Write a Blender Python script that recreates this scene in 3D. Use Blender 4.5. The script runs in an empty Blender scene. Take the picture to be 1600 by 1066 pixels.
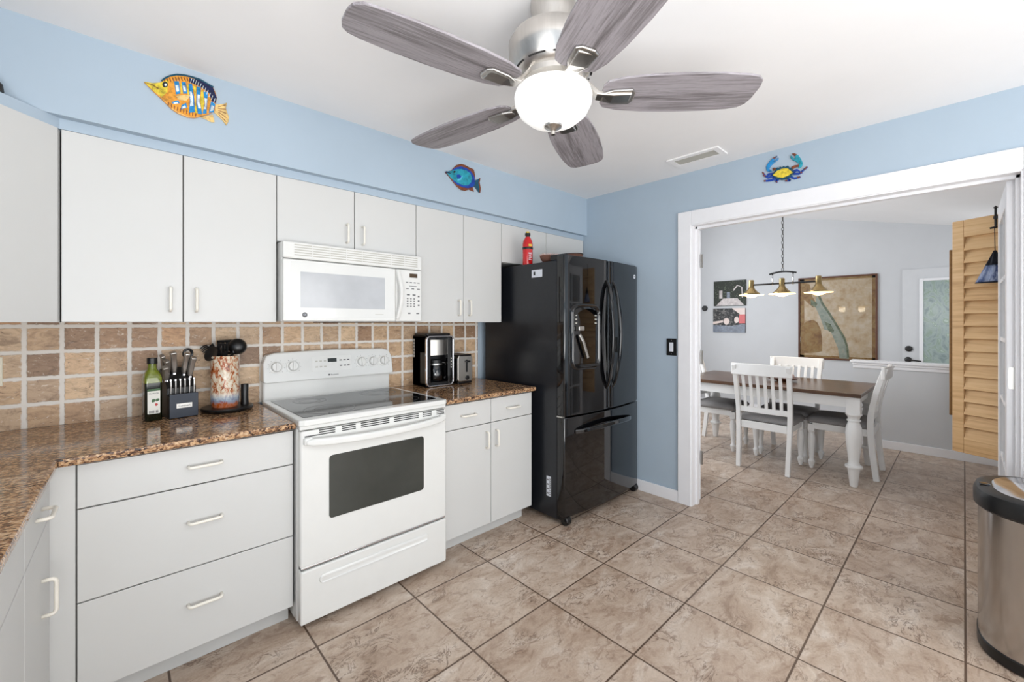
import bpy, bmesh, math, random
from mathutils import Vector, Matrix
C = bpy.context; S = C.scene; COL = S.collection
PI = math.pi
R = math.radians
random.seed(7)

# ---------------------------------------------------------------- camera, world, lights, exposure
CAMZ, FPX, CY, YAW = 1.341, 663.7, 503.92, R(46.787)
cd = bpy.data.cameras.new('camera'); cam = bpy.data.objects.new('camera', cd); COL.objects.link(cam)
cd.sensor_width = 36; cd.lens = FPX / 1600 * 36; cd.shift_y = -(533 - CY) / 1600; cd.clip_start = .02
cam.location = (0, 0, CAMZ); cam.rotation_euler = (PI / 2, 0, YAW - PI / 2)
S.camera = cam
S.view_settings.view_transform = 'Standard'; S.view_settings.look = 'None'
S.view_settings.gamma = 1; S.view_settings.use_curve_mapping = False
S.view_settings.exposure = 0.0
w = bpy.data.worlds.new('world'); S.world = w; w.use_nodes = True
w.node_tree.nodes['Background'].inputs[0].default_value = (.75, .87, 1, 1)
w.node_tree.nodes['Background'].inputs[1].default_value = 1.0
def area(name, loc, rot, sx, sy, power, col):
    l = bpy.data.lights.new(name, 'AREA'); l.shape = 'RECTANGLE'; l.size = sx; l.size_y = sy
    l.energy = power; l.color = col
    o = bpy.data.objects.new(name, l); COL.objects.link(o); o.location = loc; o.rotation_euler = rot
    return o
area('added_rear_fill', (1.15, -2.30, 1.2), (R(116), 0, 0), 2.9, 1.9, 74, (1, .985, .96))  # unseen lamp, added as daylight from an invented opening behind the camera
area('added_right_fill', (3.0, -1.5, 1.05), (R(120), 0, R(90)), 1.5, 1.3, 9, (1, .985, .96))  # added lamp out of view, no opening there; brightens the ceiling
area('added_left_fill', (-.74, .1, 1.62), (R(125), 0, R(-90)), 1.5, .9, 14, (1, .985, .96))  # unseen lamp at an opening added in the left wall
area('added_dining_fill', (4.3, 3.15, 1.6), (R(101), 0, R(214)), 2.2, 1.5, 66, (.97, .985, 1))  # added lamp out of view, brightens the dining walls
area('daylight_entry', (6.55, -.30, 1.5), (R(90), 0, 0),   .8, 1.6, 4, (.95, .98, 1))

bounce = area('photographer_bounce_flash', (-.2, -.75, .9), (0, 0, 0), 1.2, 1.2, 52, (1, .99, .975))  # unseen lamp behind the camera, added to lift the ceiling
bounce.rotation_euler = Vector((.32, .30, .9)).to_track_quat('-Z', 'Y').to_euler()
def at(u, v, x=None, y=None, z=None):
    """the point of the plane x=, y= or z= seen at a place of the photograph (1600x1066)"""
    f = Vector((math.cos(YAW), math.sin(YAW), 0)); r = Vector((math.sin(YAW), -math.cos(YAW), 0))
    d = f + r * ((u - 800) / FPX) + Vector((0, 0, 1)) * ((CY - v) / FPX)
    if x is not None: t = x / d.x
    elif y is not None: t = y / d.y
    else: t = (z - CAMZ) / d.z
    return Vector((0, 0, CAMZ)) + d * t

# ---------------------------------------------------------------- materials
def lin(c): return tuple(((x / 255 + .055) / 1.055) ** 2.4 if x > 10 else x / 255 / 12.92 for x in c) + (1,)
class NT:
    def __init__(s, name):
        s.m = bpy.data.materials.new(name); s.m.use_nodes = True; s.t = s.m.node_tree
        s.b = s.t.nodes['Principled BSDF']
    def n(s, typ, props=None, **inp):
        nd = s.t.nodes.new(typ)
        for k, v in (props or {}).items(): setattr(nd, k, v)
        for k, v in inp.items():
            i = nd.inputs[int(k[1:])] if k[0] == '_' and k[1:].isdigit() else nd.inputs[k.replace('_', ' ')]
            if isinstance(v, bpy.types.NodeSocket): s.t.links.new(v, i)
            else: i.default_value = v
        return nd
    def math(s, op, a, b=0.0, c=0.0): return s.n('ShaderNodeMath', {'operation': op}, _0=a, _1=b, _2=c).outputs[0]
    def mix(s, f, a, b, bt='MIX'):
        nd = s.n('ShaderNodeMix', {'data_type': 'RGBA', 'blend_type': bt})
        for i, v in ((0, f), (6, a), (7, b)):
            if isinstance(v, bpy.types.NodeSocket): s.t.links.new(v, nd.inputs[i])
            else: nd.inputs[i].default_value = v
        return nd.outputs[2]
    def ramp(s, f, stops, interp='LINEAR'):
        nd = s.n('ShaderNodeValToRGB', None, Fac=f); cr = nd.color_ramp; cr.interpolation = interp
        while len(cr.elements) < len(stops): cr.elements.new(.5)
        for e, (p, c) in zip(cr.elements, stops): e.position = p; e.color = c
        return nd.outputs[0]
    def noise(s, vec, scale, detail=4, rough=.55, dist=0):
        return s.n('ShaderNodeTexNoise', None, Vector=vec, Scale=scale, Detail=detail, Roughness=rough, Distortion=dist).outputs[0]
    def pos(s): return s.n('ShaderNodeNewGeometry').outputs['Position']
    def objc(s): return s.n('ShaderNodeTexCoord').outputs['Object']
    def scale(s, vec, sc): return s.n('ShaderNodeMapping', None, Vector=vec, Scale=sc).outputs[0]
    def set(s, **k):
        for a, v in k.items():
            i = s.b.inputs[a.replace('_', ' ')]
            if isinstance(v, bpy.types.NodeSocket): s.t.links.new(v, i)
            else: i.default_value = v
        return s
    def bump(s, h, strength=.3, dist=.002):
        s.t.links.new(s.n('ShaderNodeBump', None, Height=h, Strength=strength, Distance=dist).outputs[0], s.b.inputs['Normal'])
        return s
def plain(name, c, rough=.5, metal=0, var=.04, nscale=12, coat=0, bump=0, **kw):
    t = NT(name); v = t.noise(t.objc(), nscale, 3)
    a = lin(c); lo = tuple(x * (1 - var) for x in a[:3]) + (1,); hi = tuple(min(1, x * (1 + var)) for x in a[:3]) + (1,)
    t.set(Base_Color=t.ramp(v, [(.3, lo), (.7, hi)]), Roughness=rough, Metallic=metal, Coat_Weight=coat, **kw)
    if bump: t.bump(t.noise(t.objc(), 160, 2), bump, .001)
    return t.m
def emis(name, c, strength, base=None):
    t = NT(name); t.set(Base_Color=lin(base or c), Emission_Color=lin(c), Emission_Strength=strength, Roughness=.4); return t.m

def tile_mat(name, ax, size, off, gw, grout, cols, rough, brick=False):
    t = NT(name); p = t.pos(); sx = t.n('ShaderNodeSeparateXYZ', None, Vector=p).outputs
    fr = []; fl = []
    for k in range(2):
        q = t.math('DIVIDE', t.math('SUBTRACT', sx[ax[k]], off[k]), size[k])
        fl.append(t.math('FLOOR', q)); f = t.math('FRACT', q)
        fr.append(t.math('MULTIPLY', t.math('MINIMUM', f, t.math('SUBTRACT', 1.0, f)), size[k]))
    wob = t.math('MULTIPLY', t.math('SUBTRACT', t.noise(p, 60 if brick else 25, 2), .5), .009 if brick else .001)
    d = t.math('ADD', t.math('MINIMUM', fr[0], fr[1]), wob)
    mask = t.n('ShaderNodeMapRange', {'interpolation_type': 'SMOOTHSTEP'}, Value=d, From_Min=gw * .5 - gw * .12, From_Max=gw * .5 + gw * .3).outputs[0]
    cell = t.n('ShaderNodeCombineXYZ', None, X=fl[0], Y=fl[1], Z=0.0).outputs[0]
    rnd = t.n('ShaderNodeTexWhiteNoise', {'noise_dimensions': '3D'}, Vector=cell)
    shift = t.n('ShaderNodeVectorMath', {'operation': 'MULTIPLY_ADD'}, _0=rnd.outputs['Color'], _1=(7, 7, 7), _2=p).outputs[0]
    return t, shift, rnd.outputs['Value'], mask, d

def floor_mat():
    t, sh, rv, mask, d = tile_mat('floor_tile', (0, 1), (.4587, .4587), (.6143, 1.831), .0065, None, None, .3)
    st = t.scale(sh, (1.0, 1.7, 1))
    big = t.noise(st, 4.2, 9, .68, 1.0); mid = t.noise(st, 13, 6, .7, 1.0); fine = t.noise(sh, 110, 3, .7)
    c = t.ramp(big, [(.30, lin((160, 136, 116))), (.43, lin((190, 168, 149))), (.56, lin((208, 190, 173))), (.70, lin((226, 214, 202)))])
    c = t.mix(t.math('MULTIPLY', t.ramp(mid, [(.38, (1, 1, 1, 1)), (.47, (0, 0, 0, 1))]), .55), c, lin((146, 118, 98)))
    vein = t.math('ABSOLUTE', t.math('SUBTRACT', t.noise(st, 7, 6, .65, 2.0), .5))
    sp = t.ramp(t.noise(sh, 5, 2), [(.5, (0, 0, 0, 1)), (.62, (1, 1, 1, 1))])
    c = t.mix(t.math('MULTIPLY', t.math('MULTIPLY', t.ramp(vein, [(.004, (1, 1, 1, 1)), (.03, (0, 0, 0, 1))]), sp), .8), c, lin((98, 72, 54)))
    c = t.mix(.4, c, t.ramp(fine, [(.3, (.6, .58, .56, 1)), (.7, (1, 1, 1, 1))]), 'MULTIPLY')
    c = t.mix(t.math('MULTIPLY', rv, .22), c, lin((150, 128, 112)))
    c = t.mix(mask, lin((92, 72, 58)), c)
    t.set(Base_Color=c, Roughness=t.math('MULTIPLY_ADD', mid, .25, .22), Specular_IOR_Level=.45)
    t.bump(t.math('MULTIPLY_ADD', mask, 1.0, t.math('MULTIPLY', mid, .25)), .25, .002)
    return t.m
def travertine():
    t, sh, rv, mask, d = tile_mat('tumbled_travertine', (0, 2), (.1073, .108), (-.0515, .892), .0135, None, None, .5, True)
    st = t.scale(sh, (1, 1, 1.9))
    big = t.noise(st, 13, 7, .7, 1.4); holes = t.noise(st, 30, 6, .72, 1.6)
    base = t.ramp(rv, [(0, lin((142, 116, 94))), (.22, lin((172, 138, 108))), (.45, lin((208, 178, 144))), (.62, lin((186, 160, 134))), (.8, lin((222, 194, 160))), (1, lin((196, 152, 112)))])
    c = t.mix(.85, base, t.ramp(big, [(.32, (.42, .37, .34, 1)), (.44, (.78, .74, .71, 1)), (.56, (1, .98, .96, 1)), (.7, (1.0, 1.0, 1.0, 1))]), 'MULTIPLY')
    c = t.mix(t.math('MULTIPLY', t.ramp(holes, [(.59, (0, 0, 0, 1)), (.66, (1, 1, 1, 1))]), .75), c, lin((226, 214, 198)))
    c = t.mix(t.math('MULTIPLY', t.ramp(holes, [(.34, (1, 1, 1, 1)), (.40, (0, 0, 0, 1))]), .75), c, lin((92, 68, 50)))
    c = t.mix(mask, lin((226, 220, 212)), c)
    t.set(Base_Color=c, Roughness=t.math('MULTIPLY_ADD', mask, -.25, .75))
    t.bump(t.math('MULTIPLY_ADD', holes, -.35, mask), .6, .004)
    return t.m
def granite():
    t = NT('granite'); p = t.pos()
    st = t.n('ShaderNodeMapping', None, Vector=p, Rotation=(0, 0, R(25)), Scale=(1, 1.6, 1.3)).outputs[0]
    wv = t.n('ShaderNodeVectorMath', {'operation': 'MULTIPLY_ADD'}, _0=t.n('ShaderNodeTexNoise', None, Vector=st, Scale=70.0, Detail=3.0).outputs['Color'], _1=(.014, .014, .014), _2=st).outputs[0]
    v = t.n('ShaderNodeTexVoronoi', None, Vector=wv, Scale=130.0, Randomness=1.0).outputs['Color']
    vr = t.n('ShaderNodeSeparateColor', None, Color=v).outputs[0]
    n1 = t.noise(st, 38, 5, .7, .6); n2 = t.noise(st, 180, 3, .7); n3 = t.noise(st, 9, 3)
    f = t.math('ADD', t.math('ADD', t.math('MULTIPLY', vr, .26), t.math('MULTIPLY', n3, .16)), t.math('ADD', t.math('MULTIPLY', n1, .5), t.math('MULTIPLY', n2, .14)))
    c = t.ramp(f, [(.37, lin((26, 20, 18))), (.44, lin((84, 58, 44))), (.50, lin((134, 98, 72))), (.57, lin((176, 136, 98))), (.66, lin((206, 172, 134))), (.78, lin((186, 168, 152)))])
    t.set(Base_Color=c, Roughness=.11, Specular_IOR_Level=.5)
    return t.m
def wood(name, cols, axis=0, rough=.45, scale=14):
    t = NT(name); sc = [1, 1, 1]; sc[axis] = .06
    p = t.scale(t.objc(), sc); n = t.noise(p, scale * 6, 5, .7, .3); n2 = t.noise(p, scale, 3)
    f = t.math('ADD', t.math('MULTIPLY', n, .65), t.math('MULTIPLY', n2, .35))
    t.set(Base_Color=t.ramp(f, [(.34 + .32 * i / (len(cols) - 1), lin(c)) for i, c in enumerate(cols)]), Roughness=rough)
    t.bump(n, .15, .001); return t.m
def brushed(name, c, rough=.28, axis=2, var=.12):
    t = NT(name); sc = [14, 14, 14]; sc[axis] = .3
    n = t.noise(t.scale(t.objc(), sc), 3, 6, .75)
    a = lin(c)
    t.set(Base_Color=t.ramp(n, [(.3, tuple(x * (1 - var) for x in a[:3]) + (1,)), (.7, a)]), Metallic=1.0, Roughness=t.math('MULTIPLY_ADD', n, .12, rough - .06))
    return t.m
def fabric(name, c):
    t = NT(name); n = t.noise(t.objc(), 260, 3, .7); a = lin(c)
    t.set(Base_Color=t.ramp(n, [(.3, tuple(x * .6 for x in a[:3]) + (1,)), (.7, a)]), Roughness=.9).bump(n, .4, .001); return t.m
def glassm(name, c=(255, 255, 255), rough=0.0, ior=1.45):
    t = NT(name); n = t.noise(t.objc(), 5, 2); a = lin(c)
    t.set(Base_Color=t.ramp(n, [(0, tuple(x * .97 for x in a[:3]) + (1,)), (1, a)]), Roughness=rough, Transmission_Weight=1.0, IOR=ior); return t.m

M = {}
M['floor'] = floor_mat(); M['travertine'] = travertine(); M['granite'] = granite()
M['blue'] = plain('blue_wall_paint', (170, 186, 200), .6, var=.02, nscale=3, bump=.12)
M['grey'] = plain('pale_grey_paint', (200, 202, 205), .65, var=.02, nscale=3, bump=.12)
M['ceil'] = plain('ceiling_white', (243, 242, 242), .75, var=.01, nscale=4, bump=.12)
M['trim'] = plain('trim_white', (236, 236, 239), .35, var=.015)
M['cab'] = plain('cabinet_white', (205, 205, 203), .38, var=.015, nscale=2)
M['cabin'] = plain('cabinet_side', (196, 196, 194), .5, var=.02)
M['gapshade'] = plain('cabinet_seam_shade', (120, 118, 115), .6)  # grey on white carcasses puts the shade of the seams into colour
M['doorgrey'] = plain('grey_door_paint', (206, 208, 211), .45, var=.015)
M['pull'] = plain('cream_pull', (236, 231, 220), .4)
M['enamel'] = plain('white_enamel', (222, 222, 219), .16, var=.01, coat=.4)
M['plastic'] = plain('white_plastic', (222, 222, 219), .3, var=.015)
M['cooktop'] = plain('black_ceramic_glass', (22, 23, 26), .07, var=.1)
M['ring'] = plain('burner_marking', (105, 105, 108), .3)
M['ovenglass'] = plain('oven_glass', (58, 60, 56), .08, var=.15, nscale=5)
M['dark'] = plain('dark_slot', (34, 33, 32), .6)
M['slot'] = plain('grey_slot', (188, 186, 178), .6)
M['black'] = plain('black_plastic', (15, 15, 16), .35)
M['blackgloss'] = plain('black_gloss', (7, 7, 9), .05, var=.1, coat=.5)
M['fridgeside'] = plain('black_textured_steel', (26, 28, 33), .3, var=.12, nscale=40, bump=.25)
M['steel'] = brushed('brushed_steel', (204, 202, 198), .36)
M['satin'] = plain('satin_grey_metal', (176, 170, 163), .42, .85, var=.06)
M['steelx'] = brushed('brushed_steel_bands', (196, 191, 184), .34, axis=2, var=.2)
M['nickel'] = brushed('brushed_nickel', (204, 200, 195), .3, axis=2, var=.16)  # brushed grain whose tone streaks also stand for bands of reflection
M['chrome'] = plain('chrome', (215, 215, 218), .12, 1)
M['chainmetal'] = plain('dark_chain_metal', (92, 90, 88), .35, 1)
M['canmetal'] = brushed('polished_can_steel', (186, 182, 178), .2, axis=2, var=.06)
M['brass'] = brushed('antique_brass', (176, 150, 104), .25)
M['iron'] = plain('black_iron', (24, 23, 23), .45)
M['blade'] = wood('weathered_grey_oak', [(84, 80, 81), (118, 113, 116), (154, 149, 154), (132, 127, 131)], 0, .5, 12)
M['bowl'] = emis('lit_frosted_glass', (255, 253, 248), .42, (250, 250, 248))
M['bulb'] = emis('lit_warm_bulb', (255, 214, 140), 6)
M['disc'] = emis('lit_glass_disc', (255, 226, 160), 1.1, (240, 230, 205))
M['tablewood'] = wood('dark_walnut_top', [(56, 38, 28), (86, 62, 46), (108, 80, 60)], 1, .28, 7)
M['chairwhite'] = plain('white_furniture_paint', (232, 231, 229), .35, var=.015)
M['cushion'] = fabric('grey_cushion_fabric', (150, 147, 146))
M['shutter'] = wood('light_oak_louver', [(190, 146, 98), (216, 176, 126), (228, 192, 144)], 0, .45, 7)
M['shuttershade'] = wood('shaded_louver', [(120, 84, 44), (142, 102, 56), (152, 112, 66)], 1, .5, 7)  # shutter wood with its shaded side put into a darker colour
M['olive'] = plain('green_bottle_glass', (126, 138, 36), .06, var=.3, nscale=30, coat=.5, Transmission_Weight=.35)
M['oil'] = plain('dark_olive_oil', (16, 20, 8), .12, var=.2)
M['paper'] = plain('label_paper', (226, 224, 216), .6)
M['green'] = plain('label_green', (62, 98, 62), .6)
M['red'] = plain('red_gloss', (196, 24, 28), .2, coat=.4)
M['redlabel'] = plain('label_red', (190, 60, 60), .6)
M['yellow'] = plain('yellow_print', (222, 190, 70), .5)
M['ink'] = plain('grey_ink', (96, 96, 98), .6)
M['inkdark'] = plain('dark_ink', (46, 46, 48), .5)
M['lcd'] = plain('brown_display', (72, 50, 22), .15)
M['lcdk'] = plain('dark_display', (42, 46, 44), .15)
M['navy'] = plain('slate_blue_face', (50, 57, 69), .5)
def thin_glass(name, c, fac):
    t = NT(name); out = t.t.nodes['Material Output']
    tr = t.n('ShaderNodeBsdfTransparent', None, Color=lin(c)); gl = t.n('ShaderNodeBsdfGlossy', None, Roughness=.02)
    lw = t.n('ShaderNodeFresnel', None, IOR=1.35)
    mx = t.n('ShaderNodeMixShader', None, _0=t.math('MULTIPLY', lw.outputs[0], fac), _1=tr.outputs[0], _2=gl.outputs[0])
    t.t.links.new(mx.outputs[0], out.inputs['Surface']); return t.m
M['glass'] = thin_glass('clear_glass', (252, 253, 253), .8)
M['carafe'] = thin_glass('smoke_glass', (168, 168, 172), 2.5)
M['ledge'] = plain('dark_walnut_frame', (88, 48, 26), .4)
M['pinkcer'] = plain('pink_shell_ceramic', (206, 176, 170), .5, var=.25, nscale=40)
M['cream'] = plain('cream_plate', (222, 216, 196), .4)
M['woven'] = fabric('brown_woven_rim', (122, 84, 70))
def crock_mat():
    t = NT('drip_glaze'); p = t.objc(); n = t.noise(t.scale(p, (1, 1, .55)), 46, 6, .7, 1.2)
    z = t.n('ShaderNodeSeparateXYZ', None, Vector=p).outputs[2]
    c = t.ramp(n, [(.34, lin((60, 34, 20))), (.43, lin((176, 84, 24))), (.5, lin((205, 186, 158))), (.62, lin((226, 218, 204))), (.74, lin((190, 140, 90)))])
    band = t.ramp(t.math('ADD', z, t.math('MULTIPLY', n, .05)), [(.045, lin((170, 76, 22))), (.06, lin((118, 142, 172))), (.085, lin((190, 200, 208))), (.1, (1, 1, 1, 1))])
    sel = t.ramp(t.math('ADD', z, t.math('MULTIPLY', n, .05)), [(.075, (1, 1, 1, 1)), (.1, (0, 0, 0, 1))])
    t.set(Base_Color=t.mix(t.math('MULTIPLY', sel, .85), c, band), Roughness=.25); return t.m
M['crock'] = crock_mat()
def map_mat():
    t = NT('aged_chart_paper'); p = t.objc(); n = t.noise(p, 9, 6, .65); f = t.noise(p, 120, 2)
    c = t.ramp(n, [(.3, lin((178, 142, 100))), (.5, lin((202, 178, 148))), (.7, lin((214, 198, 180)))])
    t.set(Base_Color=t.mix(.3, c, t.ramp(f, [(.3, (.7, .7, .7, 1)), (.7, (1, 1, 1, 1))]), 'MULTIPLY'), Roughness=.35); return t.m
M['map'] = map_mat()
def blotch(name, cols, sc=30, rough=.5, stretch=(1, 1, 1)):
    t = NT(name); n = t.noise(t.scale(t.objc(), stretch), sc, 5, .65, .6)
    t.set(Base_Color=t.ramp(n, [(.32 + .36 * i / (len(cols) - 1), lin(c)) for i, c in enumerate(cols)]), Roughness=rough); return t.m
M['maplandgold'] = blotch('map_gold_land', [(120, 78, 34), (150, 112, 58), (160, 132, 84)], 14)
M['mapgreen'] = blotch('map_green_land', [(66, 70, 44), (104, 112, 86), (130, 134, 108)], 26)
M['mapsea'] = blotch('map_shallow_sea', [(130, 138, 124), (152, 158, 146), (168, 162, 148)], 16)
M['foliageprint'] = blotch('print_foliage', [(10, 14, 10), (30, 40, 24), (14, 18, 14), (110, 122, 96)], 40, .6)
M['pathprint'] = blotch('print_path', [(150, 140, 138), (196, 186, 184)], 20, .3)
M['printdark'] = blotch('print_dark', [(14, 14, 16), (40, 42, 44), (150, 146, 142)], 34, .6)
M['printblue'] = blotch('print_blue_ground', [(56, 66, 86), (96, 110, 130)], 20, .3)
M['printred'] = plain('print_red', (190, 26, 30), .3)
M['printpink'] = plain('print_pink', (206, 186, 178), .3)
M['frost'] = None
t = NT('daylit_door_glass'); n = t.noise(t.scale(t.objc(), (1, 1, .8)), 9, 5, .6, 1.5)
cc = t.ramp(n, [(.3, lin((100, 114, 114))), (.5, lin((134, 146, 144))), (.62, lin((118, 134, 120))), (.75, lin((196, 206, 208)))])
t.set(Base_Color=cc, Emission_Color=cc, Emission_Strength=.35, Roughness=.15); M['frost'] = t.m  # weak glow in the pane stands for daylight behind it
for k, c, r_ in (('f_orange', (222, 150, 50), .25), ('f_yellow', (220, 196, 60), .25), ('f_blue', (30, 130, 190), .2), ('f_white', (214, 226, 230), .25),
              ('f_navy', (16, 26, 70), .25), ('f_teal', (34, 148, 168), .2), ('f_royal', (20, 66, 160), .2), ('f_cream', (220, 186, 120), .3),
              ('f_brown', (120, 62, 34), .3), ('f_sky', (80, 176, 206), .2), ('f_deepteal', (16, 74, 96), .2)):
    M[k] = blotch('enamel_' + k[2:], [tuple(int(x * .72) for x in c), c, tuple(min(255, int(x * 1.12)) for x in c)], 45, r_)
M['cloth'] = blotch('blue_patterned_cloth', [(40, 52, 92), (92, 108, 148), (150, 160, 184), (60, 74, 116)], 30, .9, (1, 1, .25))
M['clothdark'] = fabric('navy_cloth', (22, 24, 36))
M['ornament'] = blotch('painted_ornament', [(40, 40, 36), (150, 118, 104), (176, 160, 140)], 40, .5)
M['sticker'] = plain('white_sticker', (216, 220, 228), .5)

# ---------------------------------------------------------------- mesh helpers
ROOTM = {}
def bm_(): return bmesh.new()
def box(bm, x0, x1, y0, y1, z0, z1, mtx=None):
    vs = [bm.verts.new((x, y, z)) for x in (x0, x1) for y in (y0, y1) for z in (z0, z1)]
    if mtx: [setattr(v, 'co', mtx @ v.co) for v in vs]
    for f in ((0, 1, 3, 2), (4, 6, 7, 5), (0, 4, 5, 1), (2, 3, 7, 6), (0, 2, 6, 4), (1, 5, 7, 3)):
        bm.faces.new([vs[i] for i in f])
    return bm
def B(*a, mtx=None): return box(bm_(), *a, mtx=mtx)
def prism(bm, pts, d):
    """closed outline pts (3D) extruded by the vector d"""
    d = Vector(d); a = [bm.verts.new(Vector(p)) for p in pts]; b = [bm.verts.new(Vector(p) + d) for p in pts]
    bm.faces.new(a); bm.faces.new(b[::-1]); n = len(pts)
    for i in range(n): bm.faces.new((a[i], b[i], b[(i + 1) % n], a[(i + 1) % n]))
    return bm
def lathe(bm, prof, c=(0, 0, 0), seg=28, mtx=None, hollow=False):
    c = Vector(c); rings = []
    for r, z in prof:
        if r < 1e-5: rings.append([bm.verts.new((0, 0, z))])
        else: rings.append([bm.verts.new((r * math.cos(2 * PI * k / seg), r * math.sin(2 * PI * k / seg), z)) for k in range(seg)])
    for a, b in zip(rings, rings[1:] + (rings[:1] if hollow else [])):
        for k in range(seg):
            k2 = (k + 1) % seg
            q = [a[k % len(a)], a[k2 % len(a)], b[k2 % len(b)], b[k % len(b)]]
            q = list(dict.fromkeys(q))
            if len(q) > 2: bm.faces.new(q)
    for r in () if hollow else (rings[0], rings[-1]):
        if len(r) > 1: bm.faces.new(r)
    for r in rings:
        for v in r: v.co = (mtx @ v.co if mtx else v.co) + c
    return bm
def tube(bm, pts, r, seg=8, rect=None, up=None):
    """sweep a round (or rect=(w,h)) section along pts; r may be a list"""
    pts = [Vector(p) for p in pts]; n = len(pts); rr = r if isinstance(r, (list, tuple)) else [r] * n
    tan = [(pts[min(i + 1, n - 1)] - pts[max(i - 1, 0)]).normalized() for i in range(n)]
    nrm = Vector(up) if up else (Vector((0, 0, 1)) if abs(tan[0].z) < .9 else Vector((1, 0, 0)))
    rings = []
    for i in range(n):
        nrm = (nrm - tan[i] * nrm.dot(tan[i])).normalized(); bi = tan[i].cross(nrm)
        if rect:
            w_, h_ = rect[i] if isinstance(rect, list) else rect
            ring = [bm.verts.new(pts[i] + bi * a * w_ / 2 + nrm * b * h_ / 2) for a, b in ((-1, -1), (1, -1), (1, 1), (-1, 1))]
        else: ring = [bm.verts.new(pts[i] + (nrm * math.cos(2 * PI * k / seg) + bi * math.sin(2 * PI * k / seg)) * rr[i]) for k in range(seg)]
        rings.append(ring)
    m = len(rings[0])
    for a, b in zip(rings, rings[1:]):
        for k in range(m): bm.faces.new((a[k], a[(k + 1) % m], b[(k + 1) % m], b[k]))
    bm.faces.new(rings[0][::-1]); bm.faces.new(rings[-1]); return bm
def rrect(x0, x1, z0, z1, r, seg=5):
    o = []
    for cx, cz, a in ((x1 - r, z1 - r, 0), (x0 + r, z1 - r, 90), (x0 + r, z0 + r, 180), (x1 - r, z0 + r, 270)):
        for k in range(seg + 1):
            t_ = R(a + 90 * k / seg); o.append((cx + r * math.cos(t_), cz + r * math.sin(t_)))
    return o
def link(name, bm, m, bevel=0, smooth=False, seg=2):
    bmesh.ops.recalc_face_normals(bm, faces=bm.faces)
    me = bpy.data.meshes.new(name); bm.to_mesh(me); bm.free()
    for mm in (m if isinstance(m, list) else [m]): me.materials.append(M[mm] if isinstance(mm, str) else mm)
    if smooth:
        me.polygons.foreach_set('use_smooth', [True] * len(me.polygons))
    o = bpy.data.objects.new(name, me); COL.objects.link(o)
    if bevel:
        b = o.modifiers.new('bevel', 'BEVEL'); b.width = bevel; b.segments = seg; b.limit_method = 'ANGLE'; b.angle_limit = R(40)
    if smooth == 'auto':
        try: me.set_sharp_from_angle(angle=R(35))
        except Exception: pass
    return o
def tag(o, label, cat, group=None):
    o['label'] = label; o['category'] = cat
    if group: o['group'] = group
    return o
def thing(name, label, cat, loc=(0, 0, 0), rz=0, group=None):
    o = bpy.data.objects.new(name, None); COL.objects.link(o); o.empty_display_size = .05
    o.location = loc; o.rotation_euler = (0, 0, rz); tag(o, label, cat, group)
    ROOTM[o.name] = Matrix.Translation(Vector(loc)) @ Matrix.Rotation(rz, 4, 'Z')
    return o
def part(name, bm, m, parent, bevel=0, smooth=False, label=None, seg=2, stuff=False):
    """a mesh given in world coordinates, hung under parent"""
    o = link(name, bm, m, bevel, smooth, seg); mt = ROOTM[parent.name]
    o.data.transform(mt.inverted()); o.parent = parent; ROOTM[o.name] = mt
    if label: o['label'] = label
    return o
def single(name, bm, m, label, cat, bevel=0, smooth=False, group=None):
    o = link(name, bm, m, bevel, smooth)
    vs = [v.co for v in o.data.vertices]
    c = Vector(((min(v.x for v in vs) + max(v.x for v in vs)) / 2, (min(v.y for v in vs) + max(v.y for v in vs)) / 2, min(v.z for v in vs)))
    o.data.transform(Matrix.Translation(-c)); o.location = c
    return tag(o, label, cat, group)
def struct(name, bm, m, bevel=0, parent=None):
    o = link(name, bm, m, bevel)
    if parent: o.parent = parent
    else: o['kind'] = 'structure'
    ROOTM[o.name] = Matrix.Identity(4)
    return o
def text(name, body, size, m, parent, origin, right, upv, depth=.0006):
    cu = bpy.data.curves.new('lettering', 'FONT'); cu.body = body; cu.size = size; cu.extrude = depth; cu.align_x = 'CENTER'; cu.align_y = 'CENTER'
    cu.resolution_u = 3
    to = bpy.data.objects.new('lettering', cu); COL.objects.link(to)
    dg = C.evaluated_depsgraph_get(); me = bpy.data.meshes.new_from_object(to.evaluated_get(dg))
    bpy.data.objects.remove(to); bpy.data.curves.remove(cu)
    r_ = Vector(right).normalized(); u_ = Vector(upv).normalized(); n_ = r_.cross(u_)
    mt = Matrix((r_.to_4d(), u_.to_4d(), n_.to_4d(), (0, 0, 0, 1))).transposed()
    for i in range(3): mt[3][i] = 0
    mt = Matrix.Translation(Vector(origin)) @ mt
    me.transform(mt); me.transform(ROOTM[parent.name].inverted()); me.materials.clear(); me.materials.append(M[m])
    o = bpy.data.objects.new(name, me); COL.objects.link(o); o.parent = parent; ROOTM[o.name] = ROOTM[parent.name]
    return o
def copy_tree(o, parent=None):
    c = o.copy(); COL.objects.link(c)
    if parent: c.parent = parent
    ROOTM[c.name] = ROOTM.get(o.name)
    for ch in list(o.children):
        copy_tree(ch, c)
    return c
def pull(parent, c, along, n, L=.1, out=.03, r=.0056):
    c, a, n = Vector(c), Vector(along).normalized(), Vector(n).normalized(); q = .012
    pts = [c - a * L / 2 - n * .002, c - a * L / 2 + n * (out - q)]
    pts += [c - a * (L / 2 - q) + n * (out - q) + (-a * math.cos(t_) + n * math.sin(t_)) * q for t_ in (R(22), R(45), R(68), R(90))]
    pts += [c + a * (L / 2 - q) + n * (out - q) + (a * math.cos(t_) + n * math.sin(t_)) * q for t_ in (R(90), R(68), R(45), R(22))]
    pts += [c + a * L / 2 + n * (out - q), c + a * L / 2 - n * .002]
    return part('handle', tube(bm_(), pts, r, 8), 'pull', parent, smooth=True)

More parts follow.
